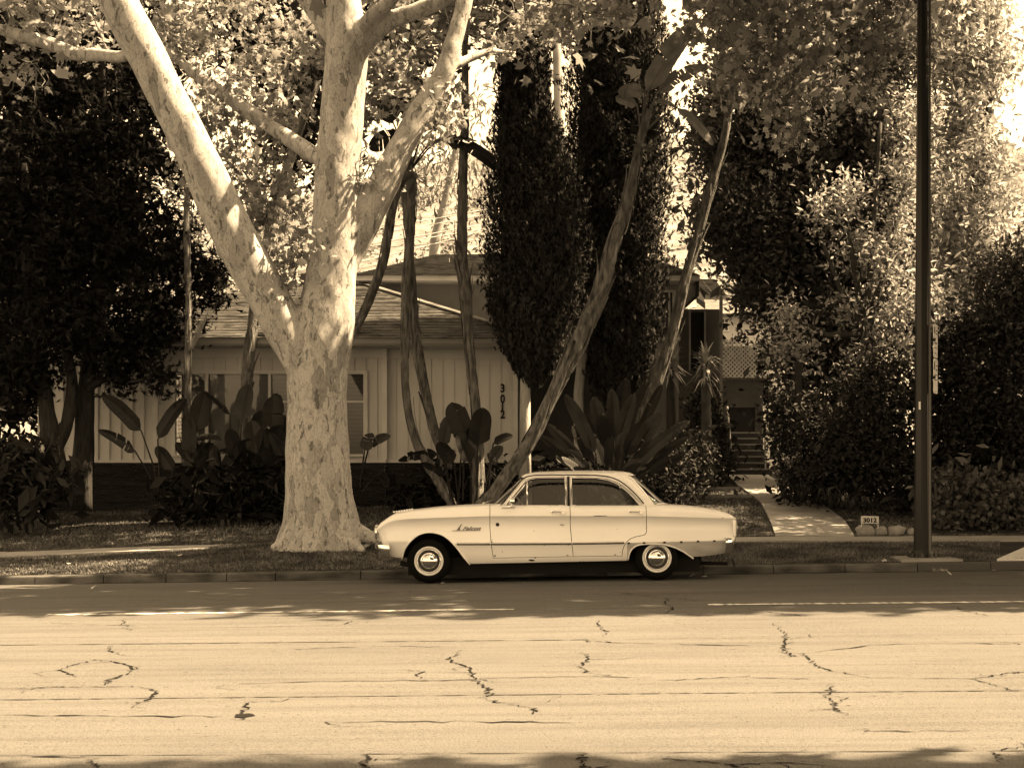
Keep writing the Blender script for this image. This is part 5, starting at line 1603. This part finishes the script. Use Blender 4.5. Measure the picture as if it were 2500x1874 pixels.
def bop_trunk(parent, pts, d, twist=7.0, name='trunk'):
    q = smooth_path([tuple(P(x, y, d+dd))+(w*d/F_PX/2*.80,) for x, y, w, dd in pts], 110)
    L = sum((Vector(q[i+1][:3])-Vector(q[i][:3])).length for i in range(len(q)-1))
    fr = L*twist/2
    def mod(t, a):
        return .88 + .07*math.sin(3*a+t*fr*2.1) + .06*math.sin(5*a-t*fr*3.7+1) + .05*math.sin(t*L*17+2*a)
    b = MB(); b.tube([p[:3] for p in q], [p[3] for p in q], n=16, mod=mod)
    # old leaf sheaths wrapped up the stem, overlapping, with loose ragged ends
    nq = len(q)
    def frame(i):
        t = (Vector(q[min(i+1,nq-1)][:3])-Vector(q[max(i-1,0)][:3])).normalized()
        e1 = t.cross(Vector((0,1,0))).normalized(); return Vector(q[i][:3]), t, e1, t.cross(e1), q[i][3]
    for k in range(int(L*11)):
        i0 = int(rng.integers(0, nq-8)); ln = int(rng.integers(6, max(8, int(.75/L*nq)+8))); i1 = min(nq-1, i0+ln)
        a0 = rng.uniform(0, 2*math.pi); tw = rng.uniform(-1,1)*1.6; wd = rng.uniform(.5, 1.1); lift = rng.uniform(.0, .10); flare = rng.uniform(0,.9) if rng.random() < .3 else 0
        v0 = len(b.v); m = max(3, (i1-i0)//2)
        for s_ in range(m+1):
            u = s_/m; i = int(i0+(i1-i0)*u)
            c, t, e1, e2, r_ = frame(i)
            w = wd*(1-.75*u**2)
            for da in (-.5, 0, .5):
                a = a0+tw*u+da*w
                rr = r_*(1.0+lift+.10*(da == 0)+flare*u**3)
                b.v.append(tuple(c+e1*(math.cos(a)*rr)+e2*(math.sin(a)*rr)))
        for s_ in range(m):
            for g_ in range(2): b.f.append((v0+s_*3+g_, v0+s_*3+g_+1, v0+s_*3+g_+4, v0+s_*3+g_+3))
    return b.build(name, M_BOPTRUNK, parent, False)

p1 = thing('bird_of_paradise', 'tall paddle leaved plant left of the sycamore before the window', 'plant', P(500,1240,27.0), 'giant bird of paradise plants')
bop_trunk(p1, [(452,1262,26,0),(455,1195,24,0),(456,1050,24,0),(458,900,22,0),(460,700,19,0),(456,560,17,0),(458,430,15,0),(470,330,13,0)], 27.0)
bop_trunk(p1, [(590,1240,34,.3),(594,1100,32,.3),(600,960,34,.3),(610,850,32,.3),(625,740,30,.3),(660,560,28,.3),(720,350,26,.3),(775,190,24,.3)], 27.3)
L1 = [((400,1230),(345,1052),(253,967),40,.2,0),((395,1225),(330,1101),(240,1050),28,.3,4),((392,1230),(385,1072),(452,976),44,.5,0),((480,1230),(478,1058),(500,962),52,-.4,1),((580,1235),(589,1032),(605,942),48,.3,0),
      ((560,1230),(562,1012),(498,955),26,.9,1),((660,1235),(665,1052),(668,965),54,-.3,1),((620,1235),(623,1077),(640,1005),46,.4,0),((500,1200),(475,1068),(540,1072),28,1.0,2),((530,1240),(528,1160),(524,1095),34,.2,0),
      ((570,1240),(575,1120),(560,1050),40,-.5,0),((600,1240),(610,1140),(660,1090),36,.6,1),((560,1240),(560,1130),(610,1075),44,-.7,0),((480,1240),(470,1130),(430,1085),34,.6,1),((640,1240),(650,1130),(690,1080),40,.3,0),
      ((520,1240),(500,1110),(455,1060),30,1.0,2),((620,1240),(600,1180),(560,1150),34,.9,1),((650,1240),(660,1180),(700,1150),34,-.9,1),((560,1245),(545,1195),(490,1180),30,1.1,1),((600,1240),(625,1110),(615,1030),44,-.2,0)]
for _ in range(26):
    x_ = rng.uniform(420, 705); y_ = rng.uniform(1085, 1190)
    L1.append(((x_+rng.uniform(-20,20), 1250), (x_, y_+20), (x_+rng.uniform(-45,45), y_-rng.uniform(35,75)), rng.uniform(30,46), rng.uniform(-.9,.9), int(rng.integers(0,3))))
for i, (r_, b_, t_, w, fc, te) in enumerate(L1): paddle(p1, r_, b_, t_, w, fc, .1, te, d=26.6+.05*(i % 9), dt=rng.uniform(-.25,.25))
for r_, b_, t_, w, fc, te in [((455,860),(470,850),(505,770),30,.8,6)]: paddle(p1, r_, b_, t_, w, fc, .1, te, M_BOPPALE, d=26.9)
for b_, t_, w, fc, te in [((760,150),(628,40),70,.4,3),((775,140),(720,10),74,.2,2),((782,170),(690,150),50,.9,4),((790,160),(800,30),60,-.3,1),((770,190),(660,230),56,.7,6),((800,190),(900,240),50,.6,5)]:
    paddle(p1, (775,195), b_, t_, w, fc, .12, te, d=27.4)

p2 = thing('bird_of_paradise', 'cluster of leaning paddle leaved trunks between sycamore and cypress', 'plant', P(1110,1225,26.6), 'giant bird of paradise plants')
bop_trunk(p2, [(1112,1240,34,0),(1080,1190,32,0),(1045,1130,30,0),(1013,1070,26,0),(992,960,24,0),(988,830,26,0),(992,700,28,0),(1000,600,28,0),(1004,500,30,0),(1003,420,30,0)], 26.6)
bop_trunk(p2, [(1100,1235,30,.2),(1085,1113,34,.2),(1058,1037,32,.2),(1028,904,28,.2),(1010,760,26,.2),(1000,600,24,.2),(985,470,22,.2)], 26.9)
bop_trunk(p2, [(770,1010,26,.5),(820,900,26,.5),(880,780,30,.5),(935,640,28,.5),(960,500,26,.5),(1000,380,24,.5)], 27.4)
bop_trunk(p2, [(1168,1240,44,0),(1166,1160,40,0),(1162,1000,32,0),(1146,847,32,0),(1134,700,34,0),(1127,600,34,0),(1130,450,30,0),(1135,300,22,0),(1135,150,20,0),(1137,-60,18,0)], 26.7)
for i, (r_, b_, t_, w, fc, te) in enumerate([((1130,1220),(1134,1060),(1102,982),56,.2,1),((1165,1220),(1166,1090),(1178,1000),56,-.3,0),((1100,1220),(1082,1090),(1096,1018),38,.5,0),((1120,1215),(1128,1075),(1130,1012),50,.6,1),
      ((1190,1215),(1204,1082),(1250,1064),26,.6,0),((1080,1200),(1066,1105),(975,1122),30,.7,8),((1120,1230),(1108,1130),(1070,1080),40,.4,1),((1150,1230),(1150,1130),(1120,1060),50,-.6,0),((1180,1220),(1195,1130),(1225,1090),34,.4,2),((1110,1235),(1090,1160),(1030,1130),36,.9,3),((880,1180),(890,1100),(905,1060),36,.4,3),((880,1190),(900,1090),(950,1062),30,.7,2),((885,1200),(930,1150),(945,1190),26,.6,3)]):
    paddle(p2, r_, b_, t_, w, fc, .1, te, d=26.2+.06*(i % 6), dt=rng.uniform(-.2,.2))
for b_, t_, w, fc, te in [((1082,332),(1255,448),46,.5,9),((1030,330),(1085,232),60,.4,7),((985,330),(905,355),50,.6,6),((960,300),(930,170),64,.2,4),((1000,300),(1010,170),60,-.4,3),((1050,350),(1165,345),24,.9,6)]:
    paddle(p2, (1003,415), b_, t_, w, fc, .14, te, d=26.6)
hd = MB()
for k in range(26):
    a = rng.uniform(-2.4, 2.4); c = P(1010,430,26.5); l = rng.uniform(.15,.4)
    hd.bar(c, c+Vector((math.sin(a)*l, rng.uniform(-.1,.1), math.cos(a)*l*.6-.05)), .03, .006)
hd.build('dead_sheaths', M_BOPTRUNK, p2)

p3 = thing('bird_of_paradise', 'leaning paddle leaved trunk crossing before the second cypress', 'plant', P(1190,1225,26.0), 'giant bird of paradise plants')
bop_trunk(p3, [(1170,1240,44,0),(1210,1195,42,0),(1294,1075,40,0),(1351,961,36,0),(1408,847,46,0),(1445,760,48,0),(1476,676,48,0),(1500,590,44,0),(1528,510,38,0),(1548,420,32,0),(1562,350,26,0),(1585,270,20,0)], 26.0)
for b_, t_, w, fc, te in [((1580,228),(1692,66),62,.5,2),((1605,225),(1730,160),54,.8,8),((1575,225),(1512,222),40,.4,2),((1555,255),(1505,240),26,.8,2),((1652,262),(1738,352),34,.6,1),((1600,245),(1650,262),14,.2,2)]:
    paddle(p3, (1565,330), b_, t_, w, fc, .12, te, M_BOPPALE, d=26.0)  # paler leaf tone for the top fronds
hd = MB()
for k in range(24):
    a = rng.uniform(-2.6, 2.6); c = P(1568,360,25.95); l = rng.uniform(.15,.42)
    hd.bar(c, c+Vector((math.sin(a)*l, rng.uniform(-.1,.1), math.cos(a)*l*.6-.08)), .03, .006)
hd.build('dead_sheaths', M_BOPTRUNK, p3)
p4 = thing('bird_of_paradise', 'slender leaning paddle leaved trunk left of the stairs', 'plant', P(1560,1150,28.0), 'giant bird of paradise plants')
bop_trunk(p4, [(1545,1120,36,0),(1572,1010,34,0),(1604,930,32,0),(1640,820,30,0),(1672,690,30,0),(1708,560,28,0),(1738,450,26,0),(1762,360,24,0),(1782,260,20,0),(1796,150,16,0),(1802,0,14,0)], 28.0)
for b_, t_, w, fc, te in [((1818,175),(1812,262),34,.5,7),((1780,40),(1700,-20),50,.5,3),((1800,30),(1860,-40),50,.4,3)]:
    paddle(p4, (1800,100), b_, t_, w, fc, .12, te, M_BOPPALE, d=28.0)

p5 = thing('bird_of_paradise', 'broad ground clump of paddle leaves behind the car roof', 'plant', P(1490,1200,26.8), 'giant bird of paradise plants')
tips = [(1450,972,48),(1529,926,54),(1495,950,44),(1547,964,46),(1616,937,34),(1610,1012,50),(1682,1026,44),(1678,1068,30),(1628,1094,36),(1520,1058,34),(1486,1070,34),(1381,965,44),(1339,1036,44),(1318,1063,36),(1387,1100,38),(1514,1115,34),(1667,1112,40),
        (1420,1010,50),(1360,1120,40),(1570,1030,48),(1590,1075,40),(1440,1060,44),(1640,1055,40),(1560,1120,44),(1400,1040,44),(1470,1010,44),(1600,1130,40),(1340,1150,36)]
for i, (tx_, ty_, w) in enumerate(tips):
    ang = math.atan2(tx_-1490, 1190-ty_)
    root = (1490+60*math.sin(ang)*rng.uniform(.2,1), 1205)
    L = math.hypot(tx_-1490, 1190-ty_)
    fr_ = rng.uniform(.38,.55)
    base = (1490+(tx_-1490)*fr_+rng.uniform(-8,8), 1195+(ty_-1195)*fr_)
    paddle(p5, root, base, (tx_, ty_), w*.78, rng.uniform(-.9,.9), .08, int(rng.integers(0,2)), d=26.9-.05*(i % 12), dt=rng.uniform(-.35,.2))

# ================================================================== yuccas beside the stairs
M_YUC = mat('yucca_blade', .30, rough=.4, spec=.3, island=.4)
def yucca(label, px, py, d, r_px, n):
    t = thing('yucca', label, 'plant', P(px, 1180, d), 'yuccas by the stairs')
    c = P(px, py, d); k = d/F_PX
    MB().tube([P(px+6,1180,d), P(px+3,1050,d), c], [.11,.10,.08], n=12, mod=lambda t_, a: 1+.1*math.sin(a*4+t_*40)).build('trunk', M_TRUNKD, t, True)
    for i in range(n):
        el = rng.uniform(-1.0, 1.45); az = rng.uniform(0, 2*math.pi); L = r_px*k*rng.uniform(.7,1.15)
        dr = Vector((math.cos(az)*math.cos(el), math.sin(az)*math.cos(el), math.sin(el)))
        s = dr.cross(Vector((0,0,1))).normalized()
        w = .042
        p0 = c+Vector((0,0,rng.uniform(-.35,.1))); p1_ = p0+dr*L*.5+Vector((0,0,.02)); p2_ = p0+dr*L+Vector((0,0,-.05-.04*(el < 0)))
        b = MB().add([p0-s*w*.5, p0+s*w*.5, p1_+s*w*.55, p1_-s*w*.55, p2_], [(0,1,2,3),(3,2,4)])
        b.build('blade', M_YUC, t)
yucca('spiky yucca catching light left of the lattice', 1722, 885, 30.0, 60, 110)
yucca('spiky dark yucca under the curtained upper window', 1636, 880, 31.6, 62, 70)

# ================================================================== agapanthus flowers by the path
M_PETAL = mat('pale_petal', .30, rough=.8)
for (px, py, lab) in ((1918,1120,'leftmost pale flower head beside the path'),(1945,1117,'second pale flower head from the left beside the path'),(1988,1116,'pale flower head right of the slim post'),(1995,1135,'pale flower head hanging lower right of the slim post'),(2042,1168,'lowest and rightmost pale flower head in the border'),(1930,1128,'pale flower head tucked under the two leftmost ones')):
    t = thing('agapanthus', lab, 'flower', P(px, 1225, 28.0), 'agapanthus by the path')
    MB().tube([P(px-4,1230,28), P(px-1,1170,28), P(px,py,28)], .008, n=5).build('stem', M_SHRUB, t)
    c = np.array(P(px,py,28.0))+rng.normal(size=(46,3))*.045
    props(leaves('flower_head', c, .05, DIAMOND, M_PETAL, t), kind='stuff')
strap = []
for q in range(3):
    t = thing('strap_leaf_plant', ['strap leaved clump under the flowers by the path','strap leaved clump right of the path slabs','strap leaved clump near the number sign'][q], 'plant', P((1960,2030,2075)[q], 1250, 27-q*.6), 'strap leaved clumps')
    b = MB(); c = P((1960,2030,2075)[q], (1225,1240,1255)[q], 27-q*.6)
    for k in range(46):
        az = rng.uniform(0, 2*math.pi); L = rng.uniform(.3,.6); o = Vector((math.cos(az), math.sin(az), 0)); s = Vector((-o.y, o.x, 0))*.012
        p0, p1_, p2_, p3_ = c, c+o*L*.35+Vector((0,0,L*.6)), c+o*L*.75+Vector((0,0,L*.62)), c+o*L+Vector((0,0,L*.3))
        b.add([p0-s, p0+s, p1_+s, p1_-s, p2_+s, p2_-s, p3_], [(0,1,2,3),(3,2,4,5),(5,4,6)])
    props(b.build('blades', M_SHRUB, t), kind='stuff')
# ================================================================== lamp post with parking signs
M_POLE = mat('lamp_post_metal', .007, rough=.45, spec=.35)
M_SIGNP = mat('sign_plate', .82, rough=.5)
PD = 20.55
pole = thing('lamp_post', 'tall dark tapered metal lamp post on the parkway', 'lamp post', (P(2252,1352,PD).x, PD, z_lawn(5.7,PD)))
px_, pz_ = pole.location.x, pole.location.z
def fluted(t, a):
    return 1.0 - .10*(abs(math.sin(4*a))**.5 < .35)
b = MB()
hts = [(0,.130),(.12,.118),(.5,.112),(1.5,.106),(3,.098),(5,.086),(7,.072),(9,.06),(10,.055)]
poly = [(-1,-.42),(-.42,-1),(.42,-1),(1,-.42),(1,.42),(.42,1),(-.42,1),(-1,.42)]
for h, r_ in hts:
    for sx, sy in poly: b.v.append((px_+sx*r_*.95, PD+sy*r_*.95, pz_+h))
for i in range(len(hts)-1):
    for k in range(8): b.f.append((i*8+k, i*8+(k+1)%8, (i+1)*8+(k+1)%8, (i+1)*8+k))
b.f.append(tuple((len(hts)-1)*8+k for k in range(8)))
pole_o = b.build('shaft', M_POLE, pole)
# pale strip added as the lit edge, rib on the right face, sleeve where the signs hang
MB().box(px_+.05, px_+.075, PD-.15, PD-.115, pz_+.05, pz_+9).build('lit_edge_strip', mat('lit_edge_strip', .12, rough=.35, metal=.6), pole)
MB().box(px_+.105, px_+.122, PD-.03, PD+.03, pz_+.02, pz_+2.6).build('rib', M_POLE, pole)
base = MB(); 
for k in range(8):
    a = k*math.pi/4+.39
    base.tube([(px_+.16*math.cos(a), PD+.16*math.sin(a), pz_-.05), (px_+.16*math.cos(a), PD+.16*math.sin(a), pz_+.07)], [.055,.04], n=8)
base.tube([(px_,PD,pz_-.05),(px_,PD,pz_+.10)], [.19,.15], n=16)
base.build('base', M_POLE, pole, True, sharp=40)
MB().box(px_-.42, px_+.42, PD-.48, PD+.42, pz_-.10, pz_+.012).build('footing', M_CONC, pole)
# sticker
zs_ = P(0,985,PD).z
MB().box(px_-.085, px_-.06, PD-.128, PD-.118, P(0,1000,PD).z, P(0,981,PD).z).build('sticker', M_SIGNP, pole)
def sign(label, z0, z1, xs):
    t = thing('parking_sign', label, 'sign', (px_+.15, PD-.02, z0), 'parking signs on the lamp post')
    # plate almost edge-on to the street, face turned to oncoming traffic at the right
    an = R(62)
    M_ = Matrix.Translation((px_+.105, PD-.17, 0)) @ Matrix.Rotation(an, 4, 'Z')
    w = .26
    v = []
    out = []
    rr = .035
    for cx_, cz_, a0 in ((w-rr, z0+rr, -90), (w-rr, z1-rr, 0), (rr, z1-rr, 90), (rr, z0+rr, 180)):
        for k in range(5):
            a = R(a0+k*22.5); out.append((cx_+rr*math.cos(a), cz_+rr*math.sin(a)))
    n = len(out)
    v = [M_ @ Vector((x, -.002, z)) for x, z in out] + [M_ @ Vector((x, .002, z)) for x, z in out]
    f = [tuple(range(n)), tuple(range(2*n-1, n-1, -1))] + [(i, n+i, n+(i+1)%n, (i+1)%n) for i in range(n)]
    mesh('plate', v, f, M_SIGNP, t)
    # print: border block and lines of small writing, flat on the face
    pr = MB()
    for (xa, xb, za, zb) in xs:
        q = [M_ @ Vector((x*w, -.0045, z0+(z1-z0)*z)) for x, z in ((xa,za),(xb,za),(xb,zb),(xa,zb))]
        pr.add(q, [(0,1,2,3)])
    pr.build('print', mat('sign_print', .12, rough=.6), t)
    for z in (z0+.03, z1-.03):
        c = M_ @ Vector((w/2, -.006, z)); MB().obox(c, (.018,.012,.018), (0,0,an)).build('bolt', M_DULLCHROME, t)
zA, zB, zC = P(0,793,PD).z, P(0,875,PD).z, P(0,961,PD).z
sign('upper pale parking sign seen nearly edge on, on the lamp post', zB+.006, zA, [(.12,.36,.72,.92),(.5,.9,.80,.84),(.5,.85,.70,.74),(.15,.85,.42,.46),(.15,.8,.28,.31),(.2,.7,.12,.14)])
sign('lower pale parking sign hanging under the upper one', zC, zB-.006, [(.12,.36,.68,.92),(.5,.9,.78,.82),(.5,.85,.66,.70),(.15,.85,.52,.55),(.15,.8,.38,.41)])
bk = MB(); bk.box(px_+.09, px_+.13, PD-.19, PD-.10, zC+.2, zC+.24); bk.box(px_+.09, px_+.13, PD-.19, PD-.10, zA-.24, zA-.2); bk.build('sign_bracket', M_POLE, pole)

# ================================================================== number sign and border stones
SD = 24.25
sgn = thing('number_sign', 'small white yard sign with house number above border stones', 'sign', (P(2124,1300,SD).x, SD, z_lawn(5.9,SD)))
k = SD/F_PX
M_SIGNW = mat('sign_white', .55, rough=.6)
x0, x1, z0, z1 = P(2102,0,SD).x, P(2145,0,SD).x, P(0,1277,SD).z, P(0,1261,SD).z
MB().box(x0, x1, SD-.008, SD+.008, z0, z1).build('panel', M_SIGNW, sgn)
lg = MB()
for xx in (x0+.008, x1-.008):
    lg.tube([(xx,SD,z_lawn(5.9,SD)-.05),(xx,SD,z1+.012)], .006, n=6)
    s_ = 1 if xx < (x0+x1)/2 else -1
    lg.tube([(xx+s_*.002,SD,z0-.055),(xx+s_*.012,SD,z0-.03),(xx+s_*.03,SD,z0-.012),(xx+s_*.035,SD,z0)], .004, n=5)
lg.tube([(x0,SD,z1+.006),(x1,SD,z1+.006)], .005, n=6)
lg.build('stand', M_SIGNW, sgn)
text_mesh('number', '3012', .098, .002, M_BLACK, sgn, Matrix.Translation(((x0+x1)/2, SD-.0105, z0+.020)) @ FACE, local=False, bold=.004, align='CENTER', xs=1.15)
M_ROCK = mat('border_rock', .17, rough=.95, v2=.30, scale=4, detail=7, bump=.6, bscale=12)
for i, (px, w, h, rot, lab) in enumerate(((2113,50,27,.1,'round grey border stone under the number sign'),(2152,34,24,.3,'pale blocky border stone between round and wedge stones'),(2190,46,26,-.25,'wedge shaped border stone left of the lamp post'),(2228,30,18,.2,'small border stone peeking out behind the lamp post'),(2078,12,9,0,'tiny border stone at the edge of the path'))):
    bm = bmesh.new(); bmesh.ops.create_icosphere(bm, subdivisions=3, radius=1.0)
    o_ = rng.uniform(0, 9)
    for v in bm.verts:
        c = v.co
        s = 1+.12*math.sin(c.x*3.1+o_)*math.sin(c.y*2.7+c.z*2+o_)+.07*math.sin(c.x*7+o_)*math.sin(c.z*6)
        v.co = Vector((c.x*s*w*k/2*1.05, c.y*s*w*k/2*.8, c.z*s*h*k*.62))
        if i == 2: v.co.z *= 1-.35*(v.co.x/(w*k/2)); 
    me = bpy.data.meshes.new('border_stone'); bm.to_mesh(me); bm.free()
    me.polygons.foreach_set('use_smooth', [True]*len(me.polygons))
    o = link_mesh('border_stone', me, M_ROCK)
    X = P(px,0,24.3).x
    o.location = (X, 24.32, z_lawn(X,24.32)+h*k*.30); o.rotation_euler = (0, rot, rot*2)
    props(o, lab, 'stone', 'border stones')
# slim post in the border
sp_ = thing('slim_post', 'slim dark post standing in the shrubs left of lamp post', 'post', P(1950,1170,28.2))
MB().box(P(1943,0,28.2).x, P(1958,0,28.2).x, 28.2, 28.32, 0.6, P(0,886,28.2).z).build('shaft', M_POLE, sp_)
MB().box(P(1941,0,28.2).x, P(1960,0,28.2).x, 28.18, 28.34, P(0,890,28.2).z, P(0,884,28.2).z).build('cap', M_POLE, sp_)
# low concrete edgings by the path
for (xa, xb, d, lab) in ((1668,1806,30.2,'low concrete edging at the back of the lawn'), (1735,1836,29.0,'short concrete edging on the lawn beside path')):
    X0, X1 = P(xa,0,d).x, P(xb,0,d).x
    props(MB().box(X0, X1, d, d+.12, z_lawn(4,d)-.1, z_lawn(4,d)+.07).build('edging', M_CONC), lab, 'edging')

# fallen leaves
M_DRY = mat('dry_leaf', .40, rough=.8)
LEAF_LAB = ['dry leaf on the lawn just right of the car trunk', 'dry leaf on the grass strip at the far left', 'second dry leaf from the left on the grass strip', 'dry leaf on the grass strip midway to the sycamore',
  'dry leaf on the grass at the left foot of the sycamore', 'dry leaf on the grass right of the lamp post', 'dry leaf in the gutter just behind the rear wheel', 'dry leaf in the gutter a step behind the rear wheel',
  'dry leaf on the road under the front wheel', 'dry leaf in the gutter at the far left', 'dry leaf in the gutter below the sycamore', 'dry leaf in the gutter right of the lamp post', 'dry leaf in the gutter below the path', 'dry leaf on the grass left of the lamp post']
for i, (px, py, fn) in enumerate(((1824,1283,z_lawn),(85,1370,z_lawn),(170,1379,z_lawn),(440,1358,z_lawn),(640,1341,z_lawn),(2300,1335,z_lawn),(1690,1408,z_road),(1720,1411,z_road),(1082,1426,z_road),(228,1437,z_road),(560,1415,z_road),(2320,1404,z_road),(1870,1400,z_road),(2160,1372,z_lawn))):
    p = gpt(px, py, fn, .03)
    V, Fo = leaf_arrays(np.array([[0,0,0.0]]), .085, STAR, up=(0,-.3,1.0), jitter=.35)
    V[:, 2] += .012*np.sin(V[:, 0]*60)
    o = mesh('fallen_leaf', V.tolist(), Fo.tolist(), M_DRY); o.location = p
    props(o, LEAF_LAB[i], 'leaf', 'fallen leaves on the grass' if fn is z_lawn else 'fallen leaves in the gutter')

# ================================================================== hillside, far trees and wires
M_HILL = mat('hill_brush', .09, rough=1, v2=.22, scale=.35, detail=8, bump=.6, bscale=1.5, spec=.05, bdist=.5)
def z_hill(x, d):
    t = max(0, min(1, (d-58)/190))
    return -.4 + 52*t**1.15 + 2.5*math.sin(x*.05+1)*t + 1.6*math.sin(d*.08+x*.03)*t + .012*x*t*20*.3
props(sheet('hillside', list(np.linspace(-170,170,86)), list(np.linspace(56,260,52)), z_hill, M_HILL), kind='structure')
M_BRUSH = mat('far_brush', .10, rough=.9, island=.5, spec=.1)
n = 1300
X = rng.uniform(-85, 85, n); D = rng.uniform(62, 230, n)
Cb = np.array([(x, d, z_hill(x, d)+.6) for x, d in zip(X, D)])
r_ = rng.uniform(.8, 2.2, n)
pts = (Cb[:, None, :] + rng.normal(size=(n, 26, 3))*(r_[:, None, None]*np.array([.55,.55,.42]))).reshape(-1, 3)
props(leaves('hill_brush', pts, .75, DIAMOND, M_BRUSH, None, up=(.2,-.3,.6)), 'sunlit brush and small trees covering the far hillside', 'brush', kind='stuff')
# mid-distance pale trees behind the roof
M_EUC = mat('pale_far_leaf', .15, rough=.6, island=.4, leaf=.35)
M_EUCBARK = mat('pale_far_bark', .26, rough=.9, var=.25, scale=2)
def far_tree(label, d, tr, blobs, size=.3):
    t = thing('eucalyptus_tree', label, 'tree', P(tr[0][0], 1100, d), 'pale trees behind the house')
    b = MB(); q = smooth_path([tuple(P(x, y, d))+(w*d/F_PX/2,) for x, y, w in tr], 24)
    b.tube([p[:3] for p in q], [p[3] for p in q], n=10); b.build('trunk', M_EUCBARK, t, True)
    props(leaves('crown', clumps([pblob(px,py,rx,ry,d,rd,nc,nl,.7) for px,py,rx,ry,rd,nc,nl in blobs]), size, NARROW, M_EUC, t, up=(.3,-.1,.4), axis=(0,0,-1), axis_w=.5), kind='stuff')
far_tree('pale sunlit tree seen between the cypress and the sycamore', 48, [(1060,900,30),(1060,620,26),(1090,480,20),(1120,330,14)], [(1060,330,70,80,2,12,26),(1130,430,60,70,2,10,26),(1000,420,60,60,2,8,26),(1120,240,60,60,2,7,24),(900,480,60,60,2,7,24)])
far_tree('straight pale trunk seen in the gap between both cypresses', 44, [(1366,900,26),(1366,500,26),(1364,250,24),(1358,60,20),(1356,-200,16)], [(1380,-60,90,80,2,10,24),(1400,80,50,50,1.5,3,24)])
far_tree('pale bright tree behind the left limb of the sycamore', 50, [(600,900,26),(610,600,22),(640,300,16)], [(560,250,80,90,2,9,26),(650,380,80,90,2,9,26),(500,420,70,90,2,8,26),(700,520,60,70,2,6,26)])
M_WIRE = mat('pale_wire', .6, rough=.5)
wi = 0
WIRE_LAB = ['lower pale utility wire of the steep pair above the roof', 'upper pale utility wire of the steep pair above the roof', 'topmost pale utility wire beside the first cypress', 'pale utility wire just under the topmost one', 'lowest pale utility wire near the roof ridge', 'short pale utility wire between ridge and cypress']
for (x0_, y0_, x1_, y1_, dd) in ((880,605,1190,560,42),(880,600,1190,548,42.5),(1000,545,1200,510,43),(1000,558,1200,522,43.5),(1000,600,1195,585,42),(1100,585,1195,560,44)):
    a, b_ = P(x0_-600, y0_+ (y0_-y1_)/(x1_-x0_)*600, dd), P(x1_+500, y1_-(y0_-y1_)/(x1_-x0_)*500, dd)
    pts = [a.lerp(b_, t)+Vector((0,0,-.25*4*t*(1-t)+.25)) for t in np.linspace(0,1,16)]
    t_ = MB().tube(pts, .014, n=5).build('utility_wire', M_WIRE)
    props(t_, WIRE_LAB[wi], 'wire', 'utility wires'); wi += 1
